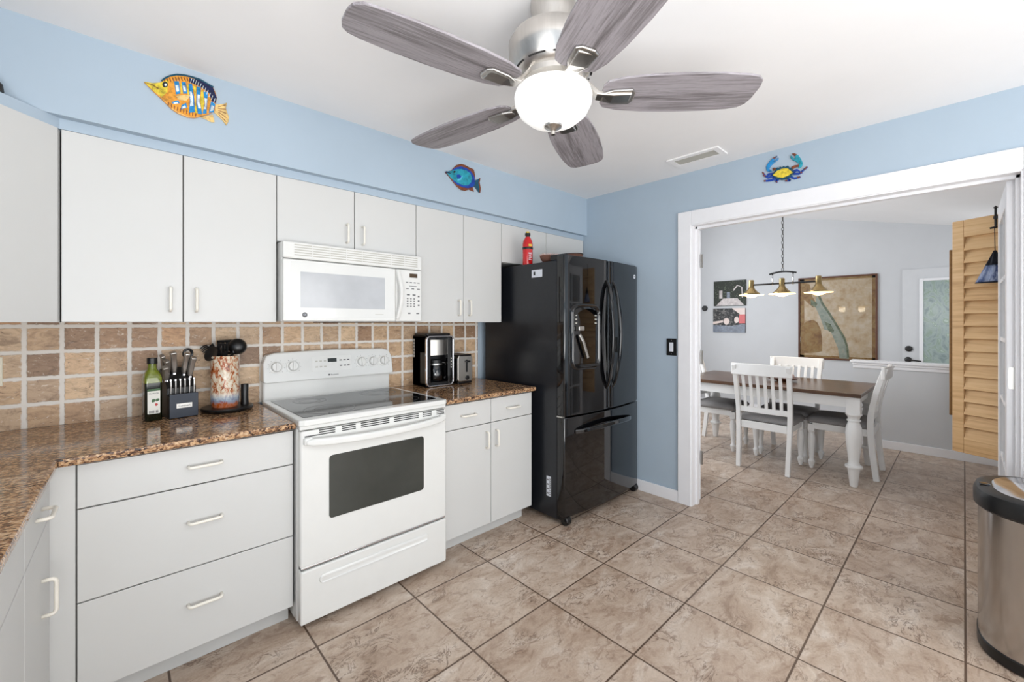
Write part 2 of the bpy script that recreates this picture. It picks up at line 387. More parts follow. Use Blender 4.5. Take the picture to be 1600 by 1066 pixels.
# ---------------------------------------------------------------- the room
WL, YB, XW, XW2, ZC = -.79, 2.655, 3.076, 3.2, 2.44
OY0, OY1, OZ = -.187, 1.36, 2.048          # doorway between kitchen and dining room
YFRONT = -2.4
XP, XF, YDR, YDL = 6.0, 7.2, -.40, 3.35     # dining: half wall, far wall, right wall, left wall
struct('floor', B(WL - .1, 7.4, -2.6, 3.6, -.1, 0), 'floor')
struct('ceiling', B(WL - .1, XW2 - .01, YFRONT - .1, YB + .1, ZC, ZC + .1), 'ceil')
struct('wall_back', B(WL - .1, XW, YB, YB + .1, 0, ZC), 'blue')
bm = bm_()
box(bm, WL - .1, WL, YFRONT, YB, 0, 1.15); box(bm, WL - .1, WL, YFRONT, YB, 2.05, ZC)
box(bm, WL - .1, WL, YFRONT, -.7, 1.15, 2.05); box(bm, WL - .1, WL, .9, YB, 1.15, 2.05)
struct('wall_left', bm, 'blue')
bm = bm_()
box(bm, WL - .1, -.35, YFRONT - .1, YFRONT, 0, ZC); box(bm, 2.65, XW2, YFRONT - .1, YFRONT, 0, ZC); box(bm, -.35, 2.65, YFRONT - .1, YFRONT, 2.2, ZC)
struct('wall_front', bm, 'blue')
bm = bm_()
box(bm, XW, XW2, OY1 + .03, YB + .1, 0, ZC + .08); box(bm, XW, XW2, YFRONT, OY0 - .03, 0, ZC + .08); box(bm, XW, XW2, OY0 - .03, OY1 + .03, OZ + .03, ZC + .08)
struct('wall_right', bm, 'blue')
# unseen openings added for light, behind and beside the camera
wn = struct('window_1', B(-.35, 2.65, YFRONT - .06, YFRONT - .02, 2.14, 2.2), 'trim')
bm = bm_()
for x in (-.35, 1.12, 2.59): box(bm, x, x + .06, YFRONT - .06, YFRONT - .02, 0, 2.14)
struct('window_frame', bm, 'trim', parent=wn)
wn = struct('window_2', B(WL - .07, WL - .03, -.7, .9, 1.15, 1.2), 'trim')
bm = bm_(); box(bm, WL - .07, WL - .03, -.7, -.65, 1.2, 2.05); box(bm, WL - .07, WL - .03, .85, .9, 1.2, 2.05); box(bm, WL - .07, WL - .03, -.65, .85, 2.0, 2.05)
struct('window_frame', bm, 'trim', parent=wn)
# soffit above the cabinets
YS, YU, ZS, ZT, ZU = 2.30, 2.335, 2.113, 2.073, 1.341
bm = bm_(); box(bm, WL, XW, YS, YB, ZS, ZC); box(bm, WL, WL + .355, YFRONT + .2, YS, ZS, ZC)
struct('trim_1', bm, 'blue')
bm = bm_()                                   # blue filler strip between cabinet tops and soffit
prism(bm, [(WL, YB, ZT), (XW, YB, ZT), (XW, YU + .004, ZT), (-.147, YU + .004, ZT), (-.47, 2.016, ZT), (WL, 2.016, ZT)], (0, 0, ZS - ZT))
struct('trim_2', bm, 'blue')
# doorway: casing and jambs
bm = bm_(); T = .018
box(bm, XW - T, XW, OY1, OY1 + .098, 0, OZ + .104); box(bm, XW - T, XW, OY0 - .098, OY0, 0, OZ + .104); box(bm, XW - T, XW, OY0, OY1, OZ, OZ + .104)
trim3 = struct('trim_3', bm, 'trim', .004)
bm = bm_()
box(bm, XW - .012, XW2, OY1 - .006, OY1 + .03, 0, OZ + .03); box(bm, XW - .012, XW2, OY0 - .03, OY0 + .006, 0, OZ + .03); box(bm, XW - .012, XW2, OY0, OY1, OZ - .006, OZ + .03)
struct('jamb', bm, 'trim', .002, trim3)
bm = bm_()
box(bm, XW + .05, XW + .09, OY1 - .02, OY1, 0, OZ); box(bm, XW + .05, XW + .09, OY0, OY0 + .02, 0, OZ); box(bm, XW + .05, XW + .09, OY0, OY1, OZ - .022, OZ)
struct('door_stop', bm, 'trim', .002, trim3)
struct('strike_plate', B(XW2 - .03, XW2 - .004, OY0 + .005, OY0 + .008, 1.41, 1.52), 'chrome', 0, trim3)
struct('baseboard_right', box(B(XW - .014, XW, OY1 + .098, YB, 0, .085), XW - .014, XW, YFRONT, OY0 - .098, 0, .085), 'trim', .003)
# dining room
def zdc(y): return pA.z + (pB.z - pA.z) * (y - pA.y) / (pB.y - pA.y)
pA = at(1182, 338.5, x=XF); pB = at(1490, 352, x=XF)
bm = bm_()
prism(bm, [(XW2 - .1, YDL, zdc(YDL)), (XW2 - .1, YDR - .1, zdc(YDR - .1)), (XW2 - .1, YDR - .1, zdc(YDR) + .3), (XW2 - .1, YDL, zdc(YDL) + .2)], (XF - XW2 + .2, 0, 0))
struct('ceiling_dining', bm, 'ceil')
bm = bm_(); box(bm, XF, XF + .1, YDR, YDL, 0, 3.4)
struct('wall_dining_far', bm, 'grey')
bm = bm_()                                    # left dining wall with an unseen opening added for light
box(bm, XW2, 3.85, YDL - .1, YDL, 0, 3.4); box(bm, 6.05, XF, YDL - .1, YDL, 0, 3.4); box(bm, 3.85, 6.05, YDL - .1, YDL, 0, .85); box(bm, 3.85, 6.05, YDL - .1, YDL, 2.35, 3.4)
struct('wall_dining_left', bm, 'grey')
struct('wall_dining_right', B(XW2, XF, YDR - .1, YDR, 0, 3.0), 'grey')
struct('wall_dining_near', B(XW2 - .1, XW2 - .002, YDR - .1, YDL, ZC + .08, 3.4), 'grey')
struct('wall_half', B(XP, XP + .11, YDR, .835, 0, .9), 'grey')
bm = bm_()
box(bm, XP - .035, XP + .145, YDR, .87, .9, .925); box(bm, XP - .02, XP, YDR, .85, .875, .9); box(bm, XP - .01, XP, YDR, .845, .84, .875)
struct('trim_4', bm, 'trim', .004)
struct('baseboard_dining', box(B(XP - .014, XP, YDR, .835, 0, .085), XF - .014, XF, .35, YDL - .1, 0, .085), 'trim', .003)
# front door on the far wall
a = at(1410, 422, x=XF); dy0 = a.y; dz1 = a.z
d3 = struct('door_3', B(XF - .02, XF - .002, dy0 - .86, dy0, .01, dz1), 'doorgrey')
g0 = at(1437, 436, x=XF); g1 = at(1443, 439.5, x=XF)
bm = bm_(); gz0 = .35; gy1 = dy0 - .86 + (dy0 - g1.y)
for q in ((g0.y, g1.y, gz0 - .03, g0.z), (gy1 - (g0.y - g1.y), gy1, gz0 - .03, g0.z)): box(bm, XF - .04, XF - .02, min(q[:2]), max(q[:2]), q[2], q[3])
box(bm, XF - .04, XF - .02, gy1, g1.y, g1.z, g0.z); box(bm, XF - .04, XF - .02, gy1, g1.y, gz0 - .03, gz0)
struct('glass_frame', bm, 'trim', .004, d3)
struct('door_glass', B(XF - .028, XF - .021, gy1, g1.y, gz0, g1.z), 'frost', 0, d3)
k = at(1420, 545, x=XF - .02)
struct('deadbolt', lathe(bm_(), [(.0, .0), (.036, .0), (.036, .014), (.02, .022), (0, .022)], (XF - .02, k.y, k.z), 20, Matrix.Rotation(R(-90), 4, 'Y')), 'iron', 0, d3)
k = at(1419, 562, x=XF - .02)
bm = lathe(bm_(), [(.0, .0), (.034, .0), (.034, .014), (.014, .022), (.012, .05), (0, .05)], (XF - .02, k.y, k.z), 20, Matrix.Rotation(R(-90), 4, 'Y'))
tube(bm, [(XF - .066, k.y, k.z), (XF - .07, k.y - .05, k.z - .004), (XF - .066, k.y - .12, k.z - .012)], .008, 8)
struct('door_handle', bm, 'iron', 0, d3)
# french doors
def french(name, hinge, ang, side):
    """leaf .75 wide hinged at hinge, opened to the heading ang; side = which way its thickness lies"""
    mt = Matrix.Translation(Vector(hinge)) @ Matrix.Rotation(ang, 4, 'Z'); W, H, TH = .75, 2.03, .036
    y0, y1 = (0, TH) if side > 0 else (-TH, 0)
    bm = bm_(); z0 = .012
    box(bm, 0, .105, y0, y1, z0, H, mt); box(bm, W - .105, W, y0, y1, z0, H, mt)
    box(bm, .105, W - .105, y0, y1, H - .11, H, mt); box(bm, .105, W - .105, y0, y1, z0, z0 + .22, mt)
    d = struct(name, bm, 'trim', .003)
    bm = bm_(); yy0, yy1 = y0 + .005, y1 - .005
    box(bm, W / 2 - .011, W / 2 + .011, yy0, yy1, z0 + .22, H - .11, mt)
    for i in range(1, 5):
        z = z0 + .22 + i * (H - .11 - z0 - .22) / 5
        box(bm, .105, W - .105, yy0 + .001, yy1 - .001, z - .011, z + .011, mt)
    struct('muntin', bm, 'trim', 0, d)
    struct('pane', B(.105, W - .105, (y0 + y1) / 2 - .002, (y0 + y1) / 2 + .002, z0 + .22, H - .11, mtx=mt), 'glass', 0, d)
    return d, mt
d2, mt = french('door_2', (3.176, -.141, 0), 0, -1)
for zz, mm, hh in ((1.83, 'trim', .10), (1.07, 'steel', .105), (.25, 'steel', .1)):
    bm = prism(bm_(), [mt @ Vector((-.0025, y, z)) for y, z in rrect(-.036, -.006, zz - hh / 2, zz + hh / 2, .008)], (.003, 0, 0))
    struct('hinge', bm, mm, 0, d2)
d1, mt = french('door_1', (3.212, 1.353, 0), R(36), 1)
for zz in (1.80, 1.08, .33):
    bm = bm_(); box(bm, 3.198, 3.2125, 1.336, 1.339, zz - .05, zz + .05)
    lathe(bm, [(.0055, -.05), (.0055, .05)], (3.2055, 1.347, zz), 10)
    struct('hinge', bm, 'steel', 0, d1)
# ceiling air vent
p = (2.74, 2.905, 1.05, 1.385)
v = thing('ceiling_vent', 'white rectangular air vent set in the kitchen ceiling near the doorway wall', 'vent', (2.82, 1.22, ZC))
bm = bm_(); box(bm, p[0], p[1], p[2], p[2] + .035, ZC - .008, ZC); box(bm, p[0], p[1], p[3] - .035, p[3], ZC - .008, ZC); box(bm, p[0], p[0] + .035, p[2] + .035, p[3] - .035, ZC - .008, ZC); box(bm, p[1] - .035, p[1], p[2] + .035, p[3] - .035, ZC - .008, ZC)
part('frame', bm, 'ceil', v)
bm = bm_()
for i in range(9): box(bm, p[0] + .037 + i * .0105, p[0] + .0395 + i * .0105, p[2] + .035, p[3] - .035, ZC - .007, ZC - .0005)
part('grille', bm, 'slot', v)
# light switch
q0, q1 = at(1042, 529, x=XW), at(1057.5, 556, x=XW)
s = thing('light_switch', 'black light switch plate with a white rocker beside the doorway casing', 'light switch', (XW, (q0.y + q1.y) / 2, q1.z))
part('switch_plate', B(XW - .007, XW, q1.y, q0.y, q1.z, q0.z), 'black', s, .002)
ym, zm = (q0.y + q1.y) / 2, (q0.z + q1.z) / 2
part('rocker', B(XW - .011, XW - .007, ym - .016, ym + .016, zm - .034, zm + .034), 'sticker', s, .002, label='white rocker')
for dz in (.05, -.05): part('screw', lathe(bm_(), [(.003, 0), (.003, .002), (0, .002)], (XW - .007, ym, zm + dz), 8, Matrix.Rotation(R(-90), 4, 'Y')), 'steel', s)

# ---------------------------------------------------------------- cabinets
YF = 2.025; G = .0022; DT = .019
def front(name, x0, x1, z0, z1, y, parent): return part(name, B(x0 + G, x1 - G, y, y + DT, z0 + G, z1 - G), 'cab', parent, .0015)
def upper(label, x0, x1, z0, doors, hz, pulls):
    c = thing('wall_cabinet', label, 'cabinet', ((x0 + x1) / 2, YB, z0))
    part('body', B(x0, x1, YU + DT + .001, YB - .009 if z0 < 1.5 else YB, z0 + .002, ZT), 'gapshade', c)
    bm = bm_(); box(bm, x0, x1, YU + DT + .0012, YB - .009, z0, z0 + .0015); part('bottom_panel', bm, 'cab', c)
    for (a, b), s in zip(doors, pulls):
        d = front('door', a, b, z0, ZT, YU, c)
        if s: pull(d, (b - .045 if s > 0 else a + .045, YU, hz), (0, 0, 1), (0, -1, 0))
    return c
X0, X1, X2, X3, X4 = -.144, .224, .592, 1.375, 2.087
upper('tall white double wall cabinet above the knife block, left of the microwave', X0, X2, ZU, [(X0, X1), (X1, X2)], 1.44, (1, -1))
upper('short white double wall cabinet directly above the microwave', X2, X3, 1.745, [(X2, .985), (.985, X3)], 1.83, (1, -1))
upper('tall white double wall cabinet above the coffee maker, right of the microwave', X3, X4, ZU, [(X3, 1.741), (1.741, X4)], 1.44, (1, -1))
upper('short white double wall cabinet above the black refrigerator', X4, 3.07, 1.785, [(X4, 2.575), (2.575, 3.07)], 1.845, (1, -1))
c = thing('corner_cabinet', 'white diagonal corner wall cabinet at the left edge above the counter corner', 'cabinet', (-.4, 2.4, ZU))
part('body', prism(bm_(), [(WL, YB - .01, ZU), (-.1475, YB - .01, ZU), (-.1475, YU + .024, ZU), (-.478, 2.028, ZU), (WL, 2.028, ZU)], (0, 0, ZT - ZU)), 'cab', c)
u = Vector((-.7071, -.7071, 0)); n = Vector((.7071, -.7071, 0)); o0 = Vector((-.148, YU, ZU))
part('door', prism(bm_(), [o0 + u * .003, o0 + u * .452, o0 + u * .452 - n * .018, o0 + u * .003 - n * .018], (0, 0, ZT - ZU)), 'cab', c, .0015)
# base run left of the stove
ZK, ZD = .088, .866
c = thing('drawer_cabinet', 'white base cabinet with three wide drawers left of the stove', 'cabinet', (.245, 2.3, 0))
part('body', B(-.146, .580, YF + DT + .001, YB - .012, ZK, .874), 'gapshade', c)
part('toe_kick', B(-.12, .578, YF + .07, YF + .085, 0.001, ZK), 'cabin', c)
part('filler_panel', B(-.156, -.091, YF - .001, YF + DT, ZK, ZD + .006), 'cab', c)
for a, b in ((.7155, ZD), (.4007, .7155), (ZK, .4007)):
    d = front('drawer', -.089, .580, a, b, YF, c); pull(d, (.262, YF, (a + b) / 2 + (.0 if b - a < .2 else .02)), (1, 0, 0), (0, -1, 0), .105)
# base run right of the stove
c = thing('base_cabinet', 'white base cabinet with two drawers over two doors beside the refrigerator', 'cabinet', (1.72, 2.3, 0))
part('body', B(1.362, 2.086, YF + DT + .001, YB - .012, ZK, .874), 'gapshade', c)
part('side_panel', B(2.0862, 2.088, YF + DT, YB - .012, ZK, .874), 'cab', c)
part('toe_kick', B(1.362, 2.06, YF + .07, YF + .085, .001, ZK), 'cabin', c)
for a, b, s in ((1.362, 1.722, 1), (1.722, 2.088, -1)):
    d = front('drawer', a, b, .7155, ZD, YF, c); pull(d, ((a + b) / 2, YF, .79), (1, 0, 0), (0, -1, 0), .1)
    d = front('door', a, b, ZK, .7155, YF, c); pull(d, (b - .04 if s > 0 else a + .04, YF, .615), (0, 0, 1), (0, -1, 0), .1)
# return run along the left wall (slightly out of square with the back run)
SK = R(-1.5); mt = Matrix.Translation((-.1495, 2.0, 0)) @ Matrix.Rotation(SK, 4, 'Z')
def ret(label, ya, yb, hy, dy=None):
    c = thing('return_cabinet', label, 'cabinet', tuple(mt @ Vector((-.3, (ya + yb) / 2, 0))))
    part('body', B(-.60, -DT - .001, yb, ya, ZK, .874, mtx=mt), 'gapshade', c)
    part('toe_kick', B(-.085, -.07, yb, ya, .001, ZK, mtx=mt), 'cabin', c)
    d = part('drawer', B(-DT, 0, yb + G, ya - G, .7155 + G, ZD, mtx=mt), 'cab', c, .0015)
    pull(d, mt @ Vector((0, dy or (ya + yb) / 2, .79)), mt.to_3x3() @ Vector((0, 1, 0)), mt.to_3x3() @ Vector((1, 0, 0)), .1)
    d = part('door', B(-DT, 0, yb + G, ya - G, ZK + G, .7155 - G, mtx=mt), 'cab', c, .0015)
    pull(d, mt @ Vector((0, hy, .525)), (0, 0, 1), mt.to_3x3() @ Vector((1, 0, 0)), .105)
ret('white return base cabinet in the lower left corner, its drawer beside the corner filler', .02, -.40, -.14)
ret('white return base cabinet cut by the left edge, nearer than the corner one', -.402, -1.0, -.975, -.94)
# worktops
bm = bm_(); e = mt @ Vector((.021, -1.0, 0))
prism(bm, [(WL, YB, .876), (.582, YB, .876), (.582, 1.988, .876), (-.1275, 1.972, .876), (e.x, e.y, .876), (WL, e.y, .876)], (0, 0, .027))
single('worktop', bm, 'granite', 'L-shaped brown speckled granite worktop left of the stove', 'countertop', .008)
single('worktop', B(1.344, 2.098, 1.99, YB, .876, .903), 'granite', 'short brown speckled granite worktop between stove and refrigerator', 'countertop', .008)
bs = link('tile_backsplash', B(WL, 2.112, YB - .009, YB, .9035, 1.36), 'travertine')
tag(bs, 'tumbled travertine tile backsplash between the worktops and the wall cabinets', 'backsplash')
q0, q1 = at(4.3, 558, y=YB - .01), at(4.3, 603.5, y=YB - .01)
o = thing('wall_outlet', 'cream outlet plate on the tile backsplash at the left edge', 'outlet', (q0.x - .035, YB, q1.z))
part('outlet_plate', B(q0.x - .072, q0.x, YB - .015, YB - .009, q1.z, q0.z), 'cream', o, .002)
for dz in (-.03, .03): part('socket', B(q0.x - .053, q0.x - .019, YB - .018, YB - .015, (q0.z + q1.z) / 2 + dz - .014, (q0.z + q1.z) / 2 + dz + .014), 'cream', o, .003)

# ---------------------------------------------------------------- stove
SX0, SX1, SY = .586, 1.340, 1.954
s = thing('stove', 'white electric range with black glass cooktop and oven window', 'stove', ((SX0 + SX1) / 2, 2.3, 0))
part('body', B(SX0, SX1, SY + .045, YB - .03, .03, .892), 'enamel', s, .003)
for x in (SX0 + .05, SX1 - .05):
    for y in (SY + .1, 2.5): part('foot', lathe(bm_(), [(.018, 0), (.018, .0285)], (x, y, .001), 10), 'black', s)
bm = bm_(); TF = (SX0 - .004, SX1 + .004, SY - .008, 2.575)
prism(bm, [(TF[0], TF[3], .89), (TF[1], TF[3], .89), (TF[1], TF[2] + .012, .89), (TF[1] - .02, TF[2], .89), (TF[0] + .02, TF[2], .89), (TF[0], TF[2] + .012, .89)], (0, 0, .027))
prism(bm, [(SX0, SY + .06, .87), (SX1, SY + .06, .87), (SX1, SY + .004, .872), (SX0, SY + .004, .872)], (0, 0, .02))
part('cooktop_frame', bm, 'enamel', s, .006, seg=3)
gl = part('glass_cooktop', prism(bm_(), [(x, y, .9155) for x, y in rrect(SX0 + .028, SX1 - .028, SY + .05, 2.55, .02)], (0, 0, .003)), 'cooktop', s)
for x, y, r in ((.775, 2.13, .115), (1.165, 2.13, .09), (.775, 2.42, .08), (1.165, 2.42, .1)):
    bm = bm_()
    for r2 in (r, r * .62): lathe(bm, [(r2, 0), (r2 + .0025, .0004), (r2 + .0025, .0006), (r2, .0006)], (x, y, .9184), 40, hollow=True)
    part('burner_ring', bm, 'ring', s)
# backguard
part('backguard', B(SX0 + .006, SX1 - .006, 2.60, 2.64, .892, 1.12), 'enamel', s, .01)
pan = [(SX0 + .0, 1.02), (SX0 + .01, 1.01), (SX1 - .01, 1.01), (SX1, 1.02), (SX1 - .003, 1.12), (SX1 - .02, 1.160), (SX1 - .06, 1.172), (.96, 1.180), (SX0 + .06, 1.172), (SX0 + .02, 1.160), (SX0 + .003, 1.12)]
def YP(z): return 2.562 + (z - 1.01) * .17
bm = bm_(); va = [bm.verts.new((x, YP(z), z)) for x, z in pan]; vb = [bm.verts.new((x, 2.642, z)) for x, z in pan]
bm.faces.new(va); bm.faces.new(vb[::-1])
for i in range(len(pan)): bm.faces.new((va[i], vb[i], vb[(i + 1) % len(pan)], va[(i + 1) % len(pan)]))
cp = part('control_panel', bm, 'enamel', s, .008, seg=3)
tilt = Matrix.Rotation(R(90 - 9.6), 4, 'X')
for x in (.650, .735, 1.128, 1.204, 1.277):
    z = 1.095; bm = lathe(bm_(), [(.034, .0), (.034, .004), (.027, .006), (.024, .02), (.022, .022), (0, .022)], (x, YP(z), z), 24, tilt)
    kb = part('knob', bm, 'plastic', cp, smooth='auto')
    part('grip', box(bm_(), -.005, .005, -.024, .024, .02, .030, Matrix.Translation((x, YP(z), z)) @ tilt @ Matrix.Rotation(R(random.uniform(-8, 8)), 4, 'Z')), 'plastic', kb, .002)
    bm = bm_()
    for k in range(9):
        t_ = R(-40 + 260 * k / 8); box(bm, -.0013, .0013, -.0013, .0013, 0, .0006, Matrix.Translation((x, YP(z), z)) @ tilt @ Matrix.Translation((.041 * math.cos(t_), .041 * math.sin(t_), .0005)))
    part('dial_mark', bm, 'ink', kb)
kp = part('keypad', prism(bm_(), [Matrix.Translation((.952, YP(1.1), 1.1)) @ tilt @ Vector((x, y, 0)) for x, y in rrect(-.115, .115, -.045, .042, .008)], tilt @ Vector((0, 0, .0015))), 'plastic', cp)
part('display', B(-.026, .026, .006, .028, .0015, .0025, mtx=Matrix.Translation((.952, YP(1.1), 1.1)) @ tilt), 'lcdk', kp, label='dark clock display')
for i, x in enumerate((-.09, -.066, -.042, .05, .074, .096)):
    for y in (.015, -.018): part('key', B(x - .007, x + .007, y - .004, y + .003, .0015, .0022, mtx=Matrix.Translation((.952, YP(1.1), 1.1)) @ tilt), 'slot' if i < 3 else 'ink', kp)
text('brand_mark', '\u25a0 Kenmore', .012, 'inkdark', cp, (.955, YP(1.032) - .0005, 1.032), (1, 0, 0), tilt @ Vector((0, 1, 0)))
# oven door
d = part('oven_door', B(SX0 + .002, SX1 - .002, SY, SY + .042, .275, .868), 'enamel', s, .008, seg=3)
W = (.708, 1.196, .459, .742)
part('oven_window', prism(bm_(), [(x, SY + .001, z) for x, z in rrect(*W, .016)], (0, -.0025, 0)), 'ovenglass', d, label='dark tinted oven glass')
bm = bm_(); L = []
for i in range(25):
    t_ = i / 24; x = SX0 + .02 + (SX1 - SX0 - .04) * t_; L.append((x, SY - .012 - .036 * (1 - abs(2 * t_ - 1) ** 3), .822 - .012 * (1 - (2 * t_ - 1) ** 2)))
tube(bm, L, .02, rect=[(.026, .034 if 0 < i < 24 else .02) for i in range(25)], up=(0, 0, 1)); box(bm, SX0 + .012, SX0 + .05, SY - .02, SY + .003, .808, .842); box(bm, SX1 - .05, SX1 - .012, SY - .02, SY + .003, .808, .842)
part('oven_handle', bm, 'enamel', d, .009, seg=3)
for x0, x1 in ((.665, .735), (.765, .83), (.855, 1.0), (1.025, 1.165), (1.19, 1.245), (1.275, 1.325)):
    for i in range(3): part('vent_slot', B(x0 - (.06 if i == 2 and x0 < .7 else 0), x1, SY - .0008, SY + .002, .8615 - i * .0095, .866 - i * .0095), 'dark', d)
part('door_gap', B(SX0 + .008, SX1 - .008, SY + .012, SY + .05, .258, .277), 'dark', s)
part('drawer_trim', B(SX0 + .006, SX1 - .006, SY + .004, SY + .012, .268, .2755), 'chrome', s, .001)
dr = part('storage_drawer', B(SX0 + .002, SX1 - .002, SY - .002, SY + .042, .03, .262), 'enamel', s, .007, seg=3)
bm = bm_()
lo = rrect(.665, 1.225, .182, .224, .02, 6); li = rrect(.675, 1.215, .187, .206, .009, 6)
va = [bm.verts.new((x, SY - .0024, z)) for x, z in lo]; vb = [bm.verts.new((x, SY - .0075, z)) for x, z in rrect(.668, 1.222, .184, .221, .018, 6)]; vc = [bm.verts.new((x, SY - .0035, z)) for x, z in li]
for A_, B_ in ((va, vb), (vb, vc)):
    for i in range(len(A_)): bm.faces.new((A_[i], A_[(i + 1) % len(A_)], B_[(i + 1) % len(A_)], B_[i]))
bm.faces.new(vc); part('drawer_grip', bm, 'enamel', dr, smooth=True)

# ---------------------------------------------------------------- microwave
MX0, MX1, MY, MZ0, MZ1 = .600, 1.367, 2.255, 1.345, 1.738
mw = thing('microwave', 'white over-range microwave mounted above the stove', 'microwave', ((MX0 + MX1) / 2, 2.45, MZ0))
part('body', B(MX0, MX1, MY + .03, YB - .01, MZ0, MZ1), 'plastic', mw, .003)
part('underside_vent', B(MX0 + .22, MX1 - .2, MY + .05, MY + .25, MZ0 - .006, MZ0), 'dark', mw)
vg = part('vent_grille', B(MX0, MX1, MY, MY + .03, 1.657, MZ1), 'plastic', mw, .006)
bm = bm_()
for i in range(5): box(bm, MX0 + .05, MX1 - .03, MY - .0008, MY + .003, 1.672 + i * .0125, 1.6775 + i * .0125)
part('louver_slot', bm, 'slot', vg)
bm = bm_()
for i in range(1, 8): box(bm, MX0 + .05 + i * (MX1 - MX0 - .08) / 8 - .002, MX0 + .05 + i * (MX1 - MX0 - .08) / 8 + .002, MY - .0025, MY, 1.668, 1.732)
part('rib', bm, 'plastic', vg)
DX = 1.195
d = part('door', B(MX0, DX, MY, MY + .029, MZ0 + .002, 1.652), 'plastic', mw, .006)
part('door_frame', prism(bm_(), [(x, MY + .0005, z) for x, z in rrect(MX0 + .035, DX - .012, MZ0 + .02, 1.642, .006)], (0, -.002, 0)), 'enamel', d)
part('window', B(MX0 + .078, DX - .07, MY - .0026, MY - .001, 1.415, 1.593), plain('microwave_window', (186, 188, 191), .12, var=.04), d, label='pale grey see-through screen')
bm = bm_()
for i in range(13):
    t_ = i / 12; pass
tube(bm, [(DX + .006 + .014 * math.sin(PI * i / 12), MY - .004 - .026 * math.sin(PI * i / 12), MZ0 + .015 + .285 * i / 12) for i in range(13)], .01, rect=(.024, .022), up=(1, 0, 0))
part('door_handle', bm, 'plastic', d, .006)
cp = part('control_panel', B(DX + .002, MX1, MY + .002, MY + .03, MZ0 + .002, 1.652), 'plastic', mw, .006)
part('display', B(1.285, 1.337, MY + .0005, MY + .003, 1.608, 1.632), 'lcd', cp, label='brown clock display')
def key(x, z, w_, h_=.006): part('key', B(x - w_ / 2, x + w_ / 2, MY + .001, MY + .003, z - h_ / 2, z + h_ / 2), 'ink', cp)
for x in (1.268, 1.294, 1.32, 1.345): key(x, 1.578, .015, .005)
key(1.307, 1.557, .05, .003)
for x in (1.27, 1.307, 1.345): key(x, 1.541, .017, .005)
for x in (1.277, 1.315): key(x, 1.505, .02, .007)
for z in (1.482, 1.467, 1.452, 1.437):
    for x in (1.272, 1.294, 1.316): key(x, z, .010, .006)
for z in (1.497, 1.47, 1.444): key(1.346, z, .012, .008)
for x, w_ in ((1.282, .018), (1.34, .02)): key(x, 1.395, w_, .007)
lg = part('badge', lathe(bm_(), [(.0125, 0), (.0125, .0015), (.0095, .002), (.0095, .001), (0, .001)], (MX0 + .098, MY - .0012, 1.379), 24, Matrix.Rotation(R(90), 4, 'X')), 'ink', d)
text('badge_letters', 'GE', .012, 'sticker', lg, (MX0 + .098, MY - .003, 1.379), (1, 0, 0), (0, 0, 1))
part('printed_mark', B(1.068, 1.118, MY - .0022, MY - .0014, 1.3845, 1.3875), 'slot', d)

# ---------------------------------------------------------------- refrigerator
RX0, RX1 = 2.147, 3.055; RM = (RX0 + RX1) / 2
f = thing('refrigerator', 'glossy black french door refrigerator with bottom freezer drawer', 'refrigerator', (RM, 2.2, 0))
part('case', B(RX0 + .003, RX1 - .003, 1.853, 2.60, .03, 1.755), 'fridgeside', f, .004)
def FY(x): return 1.785 - .038 * (1 - ((x - RM) / (RX1 - RM)) ** 2)
def fdoor(name, x0, x1, z0, z1):
    pts = [(x0 + (x1 - x0) * i / 14, FY(x0 + (x1 - x0) * i / 14), z0) for i in range(15)]
    r = .012
    pts = [(x0, pts[0][1] + r, z0), (x0 + r * .3, pts[0][1] + r * .3, z0)] + [(x, y, z) for x, y, z in pts if x0 + r <= x <= x1 - r] + [(x1 - r * .3, pts[-1][1] + r * .3, z0), (x1, pts[-1][1] + r, z0)]
    pts += [(x1, 1.851, z0), (x0, 1.851, z0)]
    return part(name, prism(bm_(), pts, (0, 0, z1 - z0)), 'blackgloss', f, .004, smooth='auto')
dl = fdoor('door', RX0, RM - .002, .722, 1.785); drr = fdoor('door', RM + .002, RX1, .722, 1.785); fz = fdoor('freezer_drawer', RX0, RX1, .06, .712)
part('kick_plate', B(RX0 + .03, RX1 - .03, 1.83, 1.87, .03, .06), 'black', f)
for x in (RX0 + .035, RX1 - .035):
    bm = lathe(bm_(), [(.026, -.024), (.031, -.016), (.031, .016), (.026, .024)], (x, 1.80, .032), 16, Matrix.Rotation(R(90), 4, 'Y')); box(bm, x - .03, x + .03, 1.79, 1.87, .035, .058)
    part('caster', bm, 'black', f)
for x in (RX0 + .05, RX1 - .05): part('hinge_cover', B(x - .04, x + .04, 1.80, 1.92, 1.756, 1.795), 'black', f, .006)
part('hinge', B(RX0 - .002, RX0 + .02, 1.80, 1.85, .7125, .7215), 'steel', f)
part('warranty_sticker', B(RX0 + .0022, RX0 + .003, 1.985, 2.085, 1.655, 1.708), 'sticker', f, label='white energy sticker near the top of the side')
part('sticker_print', B(RX0 + .0016, RX0 + .0022, 2.05, 2.067, 1.67, 1.694), 'inkdark', f)
part('spec_label', B(RX0 + .0022, RX0 + .003, 1.905, 1.945, .165, .30), 'sticker', f, label='white data label low on the side')
bm = bm_()
for i in range(9): box(bm, RX0 + .0016, RX0 + .0022, 1.909, 1.918, .175 + i * .013, .182 + i * .013)
for i in range(4): box(bm, RX0 + .0016, RX0 + .0022, 1.927, 1.938, .18 + i * .03, .19 + i * .03)
part('label_print', bm, 'ink', f)
def fhandle(par, x, z0, z1, lean):
    pts = []
    for i in range(17):
        t_ = i / 16; s_ = math.sin(PI * t_) ** .55; pts.append((x + lean * s_, FY(x) + .004 - .062 * s_, z0 + (z1 - z0) * t_))
    return part('handle', tube(bm_(), pts, .01, rect=(.024, .03), up=(1, 0, 0)), 'blackgloss', par, .008, smooth='auto', seg=3)
